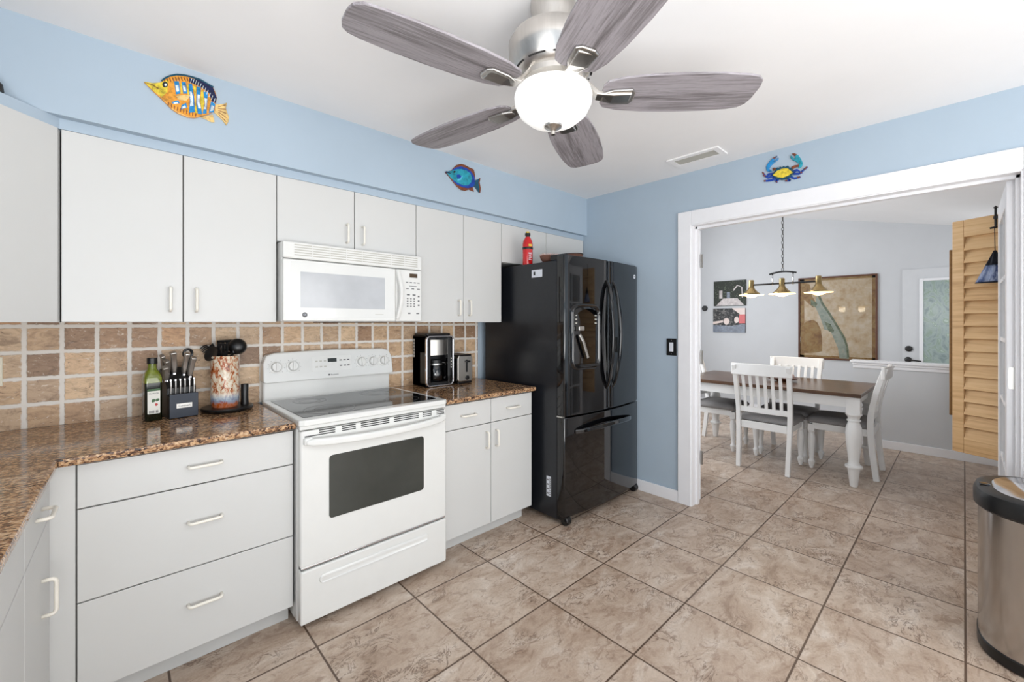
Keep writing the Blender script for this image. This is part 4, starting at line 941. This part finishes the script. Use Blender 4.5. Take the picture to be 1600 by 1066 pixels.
st = [[(580, 270), (650, 270), (672, 450), (608, 462)], [(690, 278), (750, 285), (772, 450), (715, 452)], [(792, 300), (842, 310), (872, 500), (882, 722), (798, 730), (812, 560)], [(908, 345), (972, 358), (955, 560), (992, 752), (928, 748), (905, 600)], [(1010, 418), (1078, 430), (1062, 600), (1055, 742), (998, 742), (1030, 600)], [(1120, 560), (1182, 600), (1162, 718), (1088, 736)], [(540, 575), (640, 545), (665, 590), (570, 605)], [(690, 620), (755, 585), (772, 655), (680, 682)]]
for q in st:
    so = layer(f1, 'stripe', mp(q), 'f_blue', NY, .010, .0118)
    cxm = sum(x for x, y in q) / len(q); cym = sum(y for x, y in q) / len(q)
    layer(so, 'stripe_center', mp([(cxm + (x - cxm) * .62, cym + 12 + (y - cym) * .5) for x, y in q]), 'f_white', NY, .0118, .0124)
for q in ([(675, 300), (690, 300), (705, 450), (680, 450)], [(770, 320), (790, 320), (805, 500), (780, 460)], [(860, 340), (900, 350), (895, 600), (920, 740), (890, 735), (885, 500)], [(980, 390), (1005, 420), (1020, 600), (990, 720), (965, 560)]):
    layer(f1, 'yellow_stripe', mp(q), 'f_yellow', NY, .010, .0116)
layer(f1, 'pectoral_fin', mp([(610, 490), (720, 470), (820, 475), (760, 560), (640, 540)]), 'f_cream', NY, .010, .0135)
ey = layer(f1, 'eye', mp(circ(448, 320, 42)), 'black', NY, .0112, .0125); layer(ey, 'eye_white', mp(circ(455, 325, 19)), 'f_white', NY, .0125, .0131)
layer(f1, 'mouth', mp(stroke([(140, 285), (250, 320), (352, 378)], 7, 12)), 'f_brown', NY, .0112, .012)
mp = mapper(680, 240, 15.23, y=YS)
f2 = thing('fish_wall_art', 'blue and turquoise metal fish on the soffit above the coffee maker cabinet', 'wall art', tuple(at(722, 303, y=YS)))
layer(f2, 'body', mp([(215, 440), (300, 425), (370, 410), (410, 360), (490, 280), (600, 250), (700, 275), (800, 335), (900, 375), (920, 430), (940, 530), (930, 640), (920, 770), (880, 805), (915, 915), (850, 890), (790, 862), (700, 892), (600, 870), (500, 790), (410, 680), (330, 570)]), 'f_brown', NY, 0, .008, .003)
layer(f2, 'tail', mp([(915, 640), (980, 630), (1050, 590), (1030, 700), (1065, 830), (1045, 945), (1000, 900), (950, 820), (890, 775)]), 'f_deepteal', NY, 0, .009, .002)
layer(f2, 'tail_edge', mp(stroke([(1045, 595), (1022, 700), (1050, 830), (1040, 935)], 26, 30)), 'f_brown', NY, .009, .010)
layer(f2, 'dark_band', mp([(380, 400), (470, 340), (600, 315), (720, 350), (830, 430), (905, 540), (925, 650), (915, 760), (870, 810), (760, 832), (640, 815), (500, 745), (410, 670)]), 'f_royal', NY, .008, .0105, .001)
layer(f2, 'flank', mp([(222, 442), (380, 412), (480, 385), (600, 375), (720, 410), (820, 490), (858, 600), (830, 700), (760, 768), (650, 770), (520, 712), (410, 640), (330, 565)]), 'f_teal', NY, .0085, .012, .002)
layer(f2, 'cheek_spot', mp([(480, 515), (550, 508), (602, 552), (565, 600), (500, 605)]), 'f_royal', NY, .012, .0128)
layer(f2, 'cheek_light', mp(stroke([(615, 540), (580, 625), (500, 640)], 30, 40)), 'f_sky', NY, .012, .0126)
layer(f2, 'eye', mp(circ(432, 445, 26)), 'black', NY, .012, .013); layer(f2, 'mouth', mp(stroke([(225, 450), (300, 465), (350, 490)], 44, 12)), 'f_navy', NY, .012, .0128)
NX = (-1, 0, 0)
mp = mapper(1170, 220, 13.325, x=XW)
cb = thing('crab_wall_art', 'blue metal crab with yellow back on the wall above the doorway', 'wall art', tuple(at(1225, 286, x=XW)))
layer(cb, 'shell', mp([(490, 730), (560, 620), (600, 555), (640, 575), (660, 540), (700, 562), (735, 530), (770, 555), (830, 518), (850, 560), (900, 575), (955, 660), (900, 745), (800, 802), (700, 828), (600, 808)]), 'f_deepteal', NX, .002, .014, .004)
layer(cb, 'shell_center', mp([(512, 730), (600, 640), (720, 588), (830, 590), (930, 672), (830, 742), (720, 785), (625, 775)]), 'f_yellow', NX, .014, .017, .002)
cl = layer(cb, 'claw', mp([(375, 630), (362, 560), (395, 490), (450, 420), (520, 355), (605, 318), (545, 392), (515, 440), (560, 415), (628, 352), (620, 395), (545, 455), (465, 530), (430, 590), (500, 640), (430, 655)]), 'f_blue', NX, 0, .010, .003)
layer(cl, 'claw_tip', mp([(500, 372), (605, 318), (545, 385)]), 'f_brown', NX, .010, .0112)
cl = layer(cb, 'claw', mp([(1040, 590), (1110, 545), (1132, 470), (1090, 380), (1040, 310), (960, 268), (898, 282), (972, 335), (958, 382), (880, 308), (866, 350), (905, 402), (1000, 450), (1050, 490), (1042, 545)]), 'f_teal', NX, 0, .010, .003)
layer(cl, 'claw_tip', mp([(898, 282), (960, 268), (1010, 295), (972, 335)]), 'f_brown', NX, .010, .0112)
for P, w0, w1, tp in (([(500, 600), (540, 590), (580, 600)], 60, 50, 0), ([(900, 580), (960, 540), (1050, 520)], 60, 40, 0)):
    layer(cb, 'arm', mp(stroke(P, w0, w1)), 'f_brown', NX, 0, .008, .002)
for P in ([(520, 690), (420, 700), (360, 750), (290, 655)], [(520, 740), (400, 770), (310, 720)], [(560, 780), (490, 820), (400, 835), (320, 842)], [(620, 800), (560, 850), (600, 868)], [(930, 650), (1010, 610), (1090, 660), (1225, 545)], [(930, 690), (1040, 690), (1120, 660)], [(880, 750), (950, 790), (1080, 755)], [(820, 790), (860, 830), (760, 840)]):
    lg_ = layer(cb, 'leg', mp(stroke(P, 56, 34)), 'f_royal', NX, 0, .007, .002)
    layer(lg_, 'leg_tip', mp(stroke([((P[-1][0] + P[-2][0]) / 2, (P[-1][1] + P[-2][1]) / 2), P[-1]], 40, 16)), 'f_brown', NX, .007, .0085)
# ornament on the corner cabinet
oc = Vector((-.318, 2.245, ZS))
og = thing('ornament', 'small dark and tan painted ornament on the corner cabinet, cut by the left edge', 'ornament', tuple(oc))
part('figure', lathe(bm_(), [(0, 0), (.036, .0), (.04, .012), (.036, .028), (.026, .042), (.012, .052), (0, .055)], oc, 20), 'ornament', og, smooth='auto')
part('crest', tube(bm_(), [oc + Vector((.04, -.01, .008)), oc + Vector((.037, -.012, .03)), oc + Vector((.022, -.01, .05)), oc + Vector((0, -.01, .06)), oc + Vector((-.02, -.01, .056))], [.009, .01, .009, .008, .005], 8), 'black', og)
part('foot', lathe(bm_(), [(0, 0), (.014, 0), (.012, .008), (0, .01)], oc + Vector((.03, -.022, 0)), 12), 'black', og)

# ---------------------------------------------------------------- trash can
TC = Vector((2.705, -.268, 0)); AX, AY = .222, .228
def sup(ax, ay, z, n_=56, e_=2.6):
    o = []
    for i in range(n_):
        t_ = 2 * PI * i / n_; c_, s_ = math.cos(t_), math.sin(t_)
        o.append((TC.x + ax * math.copysign(abs(c_) ** (2 / e_), c_), TC.y + ay * math.copysign(abs(s_) ** (2 / e_), s_), z))
    return o
def loft(rs, cap=True):
    bm = bm_(); V = [[bm.verts.new(p_) for p_ in r_] for r_ in rs]
    for A_, B_ in zip(V, V[1:]):
        for i in range(len(A_)): bm.faces.new((A_[i], A_[(i + 1) % len(A_)], B_[(i + 1) % len(A_)], B_[i]))
    if cap: bm.faces.new(V[0][::-1]); bm.faces.new(V[-1])
    return bm
tc = thing('trash_can', 'brushed steel trash can with black rim at the lower right edge', 'trash can', tuple(TC))
part('base_ring', loft([sup(AX - .006, AY - .006, .001), sup(AX + .003, AY + .003, .006), sup(AX + .003, AY + .003, .045), sup(AX - .002, AY - .002, .05)]), 'black', tc, smooth='auto')
part('body', loft([sup(AX, AY, .0505), sup(AX, AY, .58)]), 'canmetal', tc, smooth='auto')
ld = part('lid_rim', loft([sup(AX + .004, AY + .004, .5805), sup(AX + .014, AY + .014, .59), sup(AX + .014, AY + .014, .63), sup(AX + .006, AY + .006, .652), sup(AX - .012, AY - .012, .66)]), 'black', tc, smooth='auto')
part('lid_top', loft([sup(AX - .03, AY - .04, .6605), sup(AX - .036, AY - .046, .664)]), 'chrome', ld, smooth='auto', label='steel lid top')
part('sensor', lathe(bm_(), [(.016, 0), (.018, .001), (.015, .004), (0, .005)], (TC.x - .03, TC.y + AY - .018, .6605), 20), 'blackgloss', ld)

# ---------------------------------------------------------------- dining table and chairs
TA = (4.335, 5.25, .562, 2.06)
tb = thing('dining_table', 'long dining table with dark wood top and white turned legs', 'table', ((TA[0] + TA[1]) / 2, (TA[2] + TA[3]) / 2, 0))
part('tabletop', B(TA[0], TA[1], TA[2], TA[3], .735, .766), 'tablewood', tb, .004)
bm = bm_(); i_ = .05
for q in ((TA[0] + i_, TA[1] - i_, TA[2] + i_, TA[2] + i_ + .022), (TA[0] + i_, TA[1] - i_, TA[3] - i_ - .022, TA[3] - i_), (TA[0] + i_, TA[0] + i_ + .022, TA[2] + i_, TA[3] - i_), (TA[1] - i_ - .022, TA[1] - i_, TA[2] + i_, TA[3] - i_)):
    box(bm, *q, .645, .7345)
part('apron', bm, 'chairwhite', tb)
lp = [(.0, 0), (.024, 0), (.027, .012), (.04, .13), (.043, .15), (.058, .155), (.06, .163), (.058, .172), (.044, .177), (.036, .20), (.040, .25), (.052, .36), (.057, .43), (.053, .48), (.04, .52), (.037, .53), (.047, .535), (.047, .545), (.038, .55), (.044, .575), (.055, .585), (.055, .595), (.0, .595)]
for x in (TA[0] + .075, TA[1] - .075):
    for y in (TA[2] + .055, TA[3] - .055):
        bm = lathe(bm_(), lp, (x, y, .001), 24); box(bm, x - .045, x + .045, y - .045, y + .045, .596, .7345)
        part('leg', bm, 'chairwhite', tb, smooth='auto')
def make_chair():
    t_ = thing('dining_chair', '', 'chair', (0, 0, 0), 0, 'white slat back dining chairs')
    flp = [(0, 0), (.013, 0), (.015, .01), (.026, .05), (.028, .062), (.02, .075), (.017, .085), (.022, .15), (.029, .24), (.03, .28), (.022, .325), (.028, .335), (.028, .345), (.0, .345)]
    for y in (-.19, .19):
        bm = lathe(bm_(), flp, (.21, y, .001), 18); box(bm, .185, .235, y - .024, y + .024, .346, .41)
        part('leg', bm, 'chairwhite', t_, smooth='auto')
    for s_ in (-1, 1):
        P = []
        for i in range(13):
            k_ = i / 12; z = .001 + .955 * k_
            x = -.25 + .04 * math.sin(min(z / .5, 1) * PI / 2) if z < .5 else -.21 - .10 * ((z - .5) / .46) ** 1.5
            P.append((x, s_ * (.198 + .02 * k_), z))
        part('leg', tube(bm_(), P, .02, rect=[(.036, .046 - .012 * abs(i / 12 - .45)) for i in range(13)], up=(1, 0, 0)), 'chairwhite', t_, .004)
    bm = bm_(); box(bm, -.20, .20, .183, .205, .365, .425); box(bm, -.20, .20, -.205, -.183, .365, .425); box(bm, .19, .225, -.17, .17, .365, .425); box(bm, -.225, -.198, -.185, .185, .365, .43)
    part('seat_frame', bm, 'chairwhite', t_, .003)
    bm = bm_(); rings = []
    for ins, z in ((.012, .4255), (.0, .436), (.0, .455), (.02, .477), (.08, .489)):
        rings.append([bm.verts.new((x, y, z)) for x, y in rrect(-.195 + ins, .245 - ins, -.228 + ins, .228 - ins, .045, 5)])
    for A_, B_ in zip(rings, rings[1:]):
        for i in range(len(A_)): bm.faces.new((A_[i], A_[(i + 1) % len(A_)], B_[(i + 1) % len(A_)], B_[i]))
    bm.faces.new(rings[0][::-1]); bm.faces.new(rings[-1]); part('seat_cushion', bm, 'cushion', t_, smooth=True)
    def BX(z): return -.21 - .10 * ((z - .5) / .46) ** 1.5 if z > .5 else -.21
    bm = bm_()
    tube(bm, [(BX(.915) - .022 * math.cos(PI * y / .5), y, .915) for y in [-.245 + .49 * i / 12 for i in range(13)]], .02, rect=(.105, .024), up=(1, 0, 0))
    part('top_rail', bm, 'chairwhite', t_, .005)
    part('lower_rail', tube(bm_(), [(BX(.54) - .015 * math.cos(PI * y / .44), y, .54) for y in [-.20 + .40 * i / 10 for i in range(11)]], .02, rect=(.05, .02), up=(1, 0, 0)), 'chairwhite', t_, .003)
    for i in range(6):
        y = -.145 + .058 * i; part('slat', tube(bm_(), [(BX(z) - .016 * math.cos(PI * y / .46), y * (1 + .12 * (z - .55)), z) for z in (.555, .64, .72, .80, .88)], .01, rect=(.026, .012), up=(1, 0, 0)), 'chairwhite', t_, .002)
    return t_
ch0 = make_chair()
for i, (x, y, rz, lab) in enumerate(((4.51, 1.245, 0, 'white slat back chair at the near side of the table, its back to the kitchen'), (4.89, .755, R(90), 'white slat back chair at the right end of the table, seen side on'),
                                (5.045, 1.235, R(180), 'white slat back chair on the far side of the table, below the map'), (4.89, 1.855, R(-90), 'white chair at the left end of the table, half hidden by the doorway'))):
    o = ch0 if i == 0 else copy_tree(ch0); o.location = (x, y, 0); o.rotation_euler = (0, 0, rz); o['label'] = lab
# centrepiece
ce = thing('centerpiece_bowl', 'dark bowl of pale pink shells on the dining table behind the near chair', 'bowl', (4.79, 1.22, .7665))
part('bowl', lathe(bm_(), [(0, 0), (.05, 0), (.055, .008), (.12, .022), (.135, .034), (.13, .034), (.11, .024), (0, .012)], (4.79, 1.22, .7665), 28), 'ledge', ce, smooth='auto')
for i, (dx, dy, r_) in enumerate(((0, .0, .04), (.06, .02, .034), (-.055, .03, .036), (.01, .075, .033), (-.01, -.07, .036), (.05, -.05, .03), (-.05, -.04, .032))):
    sh = single('shell', lathe(bm_(), [(0, 0), (r_ * .6, r_ * .12), (r_, r_ * .6), (r_ * .8, r_ * 1.15), (r_ * .4, r_ * 1.4), (0, r_ * 1.5)], (4.79 + dx, 1.22 + dy, .7665 + .026), 12), 'pinkcer', 'pale pink shell lying in the centerpiece bowl on the table', 'shell', smooth=True, group='shells in the centerpiece bowl')

# ---------------------------------------------------------------- chandelier
CX = 4.80; ZB = 1.725; PYS = (1.503, 1.228, .931); CYM = 1.222
chn = thing('chandelier', 'three-light brass and black pendant bar hanging over the dining table', 'chandelier', (CX, CYM, zdc(CYM)))
part('bar', tube(bm_(), [(CX, PYS[0] - .02, ZB), (CX, PYS[2] + .02, ZB)], .0085, 8), 'iron', chn)
part('yoke', tube(bm_(), [(CX, CYM - .115 + .23 * i / 8, 1.822 + .018 * math.sin(PI * i / 8)) for i in range(9)], .01, rect=(.022, .014), up=(0, 0, 1)), 'iron', chn)
for dy in (-.088, .088): part('hanger_rod', tube(bm_(), [(CX, CYM + dy, ZB - .015), (CX, CYM + dy, 1.835)], .0065, 8), 'chrome', chn, smooth=True)
bm = bm_(); z = 1.842; i = 0; zt = zdc(CYM) - .03
while z < zt:
    pl = []
    for j in range(11):
        a_ = 2 * PI * j / 10; dx_, dz_ = .0085 * math.cos(a_), .019 * math.sin(a_)
        pl.append((CX + (dx_ if i % 2 else 0), CYM + (0 if i % 2 else dx_), z + .019 + dz_))
    tube(bm, pl, .0034, 5); z += .033; i += 1
part('chain', bm, 'chainmetal', chn)
part('ceiling_canopy', lathe(bm_(), [(0, -.035), (.03, -.03), (.06, -.012), (.065, .005), (0, .005)], (CX, CYM, zdc(CYM) - .012), 24), 'iron', chn)
for y in PYS:
    c_ = Vector((CX, y, 1.622))
    sd = part('shade', lathe(bm_(), [(0, .155), (.018, .155), (.024, .15), (.026, .08), (.034, .06), (.06, .032), (.076, .018), (.078, .006), (.074, .006), (.05, .028), (0, .04)], c_, 28), 'brass', chn, smooth='auto')
    part('glass_disc', lathe(bm_(), [(.0785, -.004), (.112, -.004), (.114, 0), (.112, .004), (.0785, .004)], c_, 32, hollow=True), 'disc', sd)
    part('bulb', lathe(bm_(), [(0, -.026), (.03, -.022), (.052, -.01), (.055, -.0045), (.03, .02), (0, .03)], c_, 20), 'bulb', sd, smooth=True)
    l_ = bpy.data.lights.new('pendant_lamp', 'POINT'); l_.energy = 1.5; l_.color = (1, .84, .6); l_.shadow_soft_size = .05
    lo_ = bpy.data.objects.new('pendant_lamp', l_); COL.objects.link(lo_); lo_.parent = chn; lo_.location = c_ + Vector((0, 0, -.05)) - chn.location

# ---------------------------------------------------------------- dining wall: map, prints, disc
def wallrect(u0, v0, u1, v1): 
    a, b = at(u0, v0, x=XF), at(u1, v1, x=XF); return a.y, b.y, b.z, a.z
ya, yb_, z0, z1 = wallrect(1248, 435.5, 1371.5, 566)
mpp = thing('framed_map', 'large tan map of a peninsula in a thin wooden frame on the far dining wall', 'map', (XF, (ya + yb_) / 2, z0))
bm = bm_(); fw_ = .02
box(bm, XF - .03, XF, yb_, ya, z0, z0 + fw_); box(bm, XF - .03, XF, yb_, ya, z1 - fw_, z1); box(bm, XF - .03, XF, yb_, yb_ + fw_, z0 + fw_, z1 - fw_); box(bm, XF - .03, XF, ya - fw_, ya, z0 + fw_, z1 - fw_)
part('frame', bm, 'ledge', mpp, .003)
pr = part('print', B(XF - .012, XF - .002, yb_ + fw_, ya - fw_, z0 + fw_, z1 - fw_), 'map', mpp)
part('print_border', box(box(box(B(XF - .0128, XF - .012, ya - fw_ - .05, ya - fw_, z0 + fw_, z1 - fw_), XF - .0128, XF - .012, yb_ + fw_, yb_ + fw_ + .035, z0 + fw_, z1 - fw_), XF - .0128, XF - .012, yb_ + fw_, ya - fw_, z1 - fw_ - .03, z1 - fw_), XF - .0128, XF - .012, yb_ + fw_, ya - fw_, z0 + fw_, z0 + fw_ + .03), 'maplandgold', pr)
def mpt(L):
    return [Vector((XF - .0128, ya - (x - 65) / (935 - 65) * (ya - yb_), z1 - (y - 85) / (1020 - 85) * (z1 - z0))) for x, y in L]
layer(pr, 'land_area', mpt([(110, 640), (160, 590), (240, 570), (290, 600), (330, 680), (345, 780), (345, 930), (250, 950), (110, 960)]), 'maplandgold', NX, 0, .0006)
layer(pr, 'land_area', mpt([(110, 130), (200, 160), (230, 300), (290, 400), (240, 430), (130, 330)]), 'maplandgold', NX, 0, .0006)
layer(pr, 'shallow_sea', mpt([(280, 300), (340, 380), (400, 480), (490, 600), (590, 770), (640, 900), (640, 1000), (540, 1000), (520, 880), (440, 700), (370, 680), (330, 560), (270, 430)]), 'mapsea', NX, 0, .0004)
layer(pr, 'coast', mpt(stroke([(310, 300), (350, 390), (420, 490), (500, 620), (590, 770), (620, 860), (635, 985)], 26, 22)), 'mapgreen', NX, .0004, .001)
layer(pr, 'island', mpt([(370, 590), (440, 620), (480, 690), (470, 720), (420, 700)]), 'mapgreen', NX, .0004, .001)
layer(pr, 'island', mpt([(210, 330), (290, 380), (270, 430), (215, 400)]), 'mapgreen', NX, .0006, .001)
part('glazing', B(XF - .0165, XF - .0155, yb_ + fw_, ya - fw_, z0 + fw_, z1 - fw_), 'glass', mpp)
def canvas(u0, v0, u1, v1, lab):
    a_, b_, c_, d_ = wallrect(u0, v0, u1, v1)
    k = thing('photo_print', lab, 'picture', (XF, (a_ + b_) / 2, c_))
    return k, (lambda L: [Vector((XF - .02, a_ + (b_ - a_) * x, c_ + (d_ - c_) * y)) for x, y in L]), (a_, b_, c_, d_)
k, mq, (a_, b_, c_, d_) = canvas(1116, 440.5, 1166, 477.5, 'upper photo print of a shaded garden path on the dining wall')
bd_ = part('canvas', B(XF - .02, XF - .001, b_, a_, c_, d_), 'foliageprint', k)
layer(bd_, 'printed_path', mq([(.08, .02), (.3, .3), (.75, .3), (.95, .02)]), 'pathprint', NX, 0, .0005); layer(bd_, 'printed_figure', mq([(.18, .3), (.28, .3), (.28, .62), (.18, .62)]), 'pathprint', NX, 0, .0006)
layer(bd_, 'printed_figure', mq([(.42, .3), (.52, .3), (.52, .55), (.42, .55)]), 'printblue', NX, 0, .0007); layer(bd_, 'printed_palm', mq(stroke([(.62, .6), (.75, .8), (.88, .72), (.9, .3)], .05, .03)), 'pathprint', NX, 0, .0006)
k, mq, (a_, b_, c_, d_) = canvas(1115, 482.5, 1165, 520, 'lower photo print with red and blue patches on the dining wall')
bd_ = part('canvas', B(XF - .02, XF - .001, b_, a_, c_, d_), 'printdark', k)
layer(bd_, 'printed_ground', mq([(0, 0), (1, 0), (1, .36), (.6, .28), (0, .3)]), 'printblue', NX, 0, .0005); layer(bd_, 'printed_sky', mq([(.6, 1), (1, 1), (1, .74), (.85, .74)]), 'printpink', NX, 0, .0005)
layer(bd_, 'printed_wall', mq([(.82, .38), (1, .38), (1, .74), (.82, .74)]), 'printred', NX, 0, .0006); layer(bd_, 'printed_bench', mq([(0, .34), (.32, .42), (.32, .5), (0, .44)]), 'printpink', NX, 0, .0006)
for cxx, cyy, rx_, ry_ in ((.43, .46, .09, .14), (.74, .52, .07, .13)): layer(bd_, 'printed_figure', mq(circ(cxx, cyy, rx_, 14, ry_)), 'printpink', NX, 0, .0008)
q = at(1101.5, 482, x=XF)
single('wall_disc', lathe(bm_(), [(.045, 0), (.045, .018), (.036, .024), (0, .024)], (XF, q.y, q.z), 24, Matrix.Rotation(R(-90), 4, 'Y')), 'black', 'small round black disc on the pale dining wall beside the door edge', 'wall disc')

# ---------------------------------------------------------------- louvered shutters and hanging cloth
def shutter(lab, a, b_, m):
    a, b_ = Vector(a), Vector(b_); d_ = (b_ - a); L_ = d_.length; d_.normalize(); n_ = Vector((d_.y, -d_.x, 0))
    rz = math.atan2(d_.y, d_.x); k = thing('louvered_shutter', lab, 'shutter', tuple(a + Vector((0, 0, .452))), rz, 'louvered window shutters')
    mt = ROOTM[k.name]; H = 1.585; th = .028
    for x0, x1 in ((0, .062), (L_ - .062, L_)): part('stile', B(x0, x1, -th / 2, th / 2, 0, H, mtx=mt), m, k, .003)
    for z0, z1 in ((0, .10), (H - .115, H)): part('rail', B(.0625, L_ - .0625, -th / 2, th / 2, z0, z1, mtx=mt), m, k, .003)
    N_ = 16
    for i in range(N_):
        z = .10 + (H - .215) * (i + .5) / N_
        part('slat', B(.0625, L_ - .0625, -.0035, .0035, -.052, .052, mtx=mt @ Matrix.Translation((0, 0, z)) @ Matrix.Rotation(R(15), 4, 'X')), m, k, .002)
    return k, mt
k, mt = shutter('light oak louvered shutter standing open beside the white french door', (4.03, .38 - .76, 0), (4.26, .05, 0), 'shutter')
shutter('louvered shutter farther back with shade in its colour, only its edge showing past the nearer one', (5.98, YDR + .02, 0), (5.87, .096, 0), 'shuttershade')
LX = .262
bm = tube(bm_(), [mt @ Vector((LX, .022, 1.625)), mt @ Vector((LX, .022, 1.50))], .006, 8); lathe(bm, [(0, -.012), (.012, 0), (0, .012)], mt @ Vector((LX, .022, 1.628)), 12)
tube(bm, [mt @ Vector((LX, .010, 1.503)), mt @ Vector((LX, .030, 1.50)), mt @ Vector((LX + .022, .030, 1.499))], .006, 8); box(bm, LX - .009, LX + .009, .0145, .026, 1.555, 1.575, mt)
part('latch_hook', bm, 'iron', k, label='black iron hook')
hz = 1.80; hc = mt @ Vector((LX - .012, .052, 0))
hg = thing('hanging_cloth', 'dark blue patterned cloth flaring downward in front of the oak shutter, half behind the door', 'cloth', (hc.x, hc.y, hz), math.atan2(.43, .23))
ml = ROOTM[hg.name]
def cone(z0, z1, w0, w1, mm, nm_, off=0):
    bm = bm_(); rg = []
    for j in range(5):
        t_ = j / 4; w_ = w0 + (w1 - w0) * t_
        rg.append([bm.verts.new(ml @ Vector((w_ * math.cos(2 * PI * i / 40), (.008 + .016 * t_) * math.sin(2 * PI * i / 40) * (1 + .25 * math.cos(8 * 2 * PI * i / 40)) , z0 + (z1 - z0) * t_))) for i in range(40)])
    for A_, B_ in zip(rg, rg[1:]):
        for i in range(40): bm.faces.new((A_[i], A_[(i + 1) % 40], B_[(i + 1) % 40], B_[i]))
    bm.faces.new(rg[0][::-1]); bm.faces.new(rg[-1]); return part(nm_, bm, mm, hg, smooth=True)
cone(0, -.09, .006, .046, 'clothdark', 'top_gather'); cone(-.0902, -.196, .0462, .095, 'cloth', 'skirt'); cone(-.1962, -.203, .096, .099, 'clothdark', 'hem')
part('cord', tube(bm_(), [ml @ Vector((0, 0, -.002)), mt @ Vector((LX - .003, .038, 1.499))], .0025, 6), 'clothdark', hg)
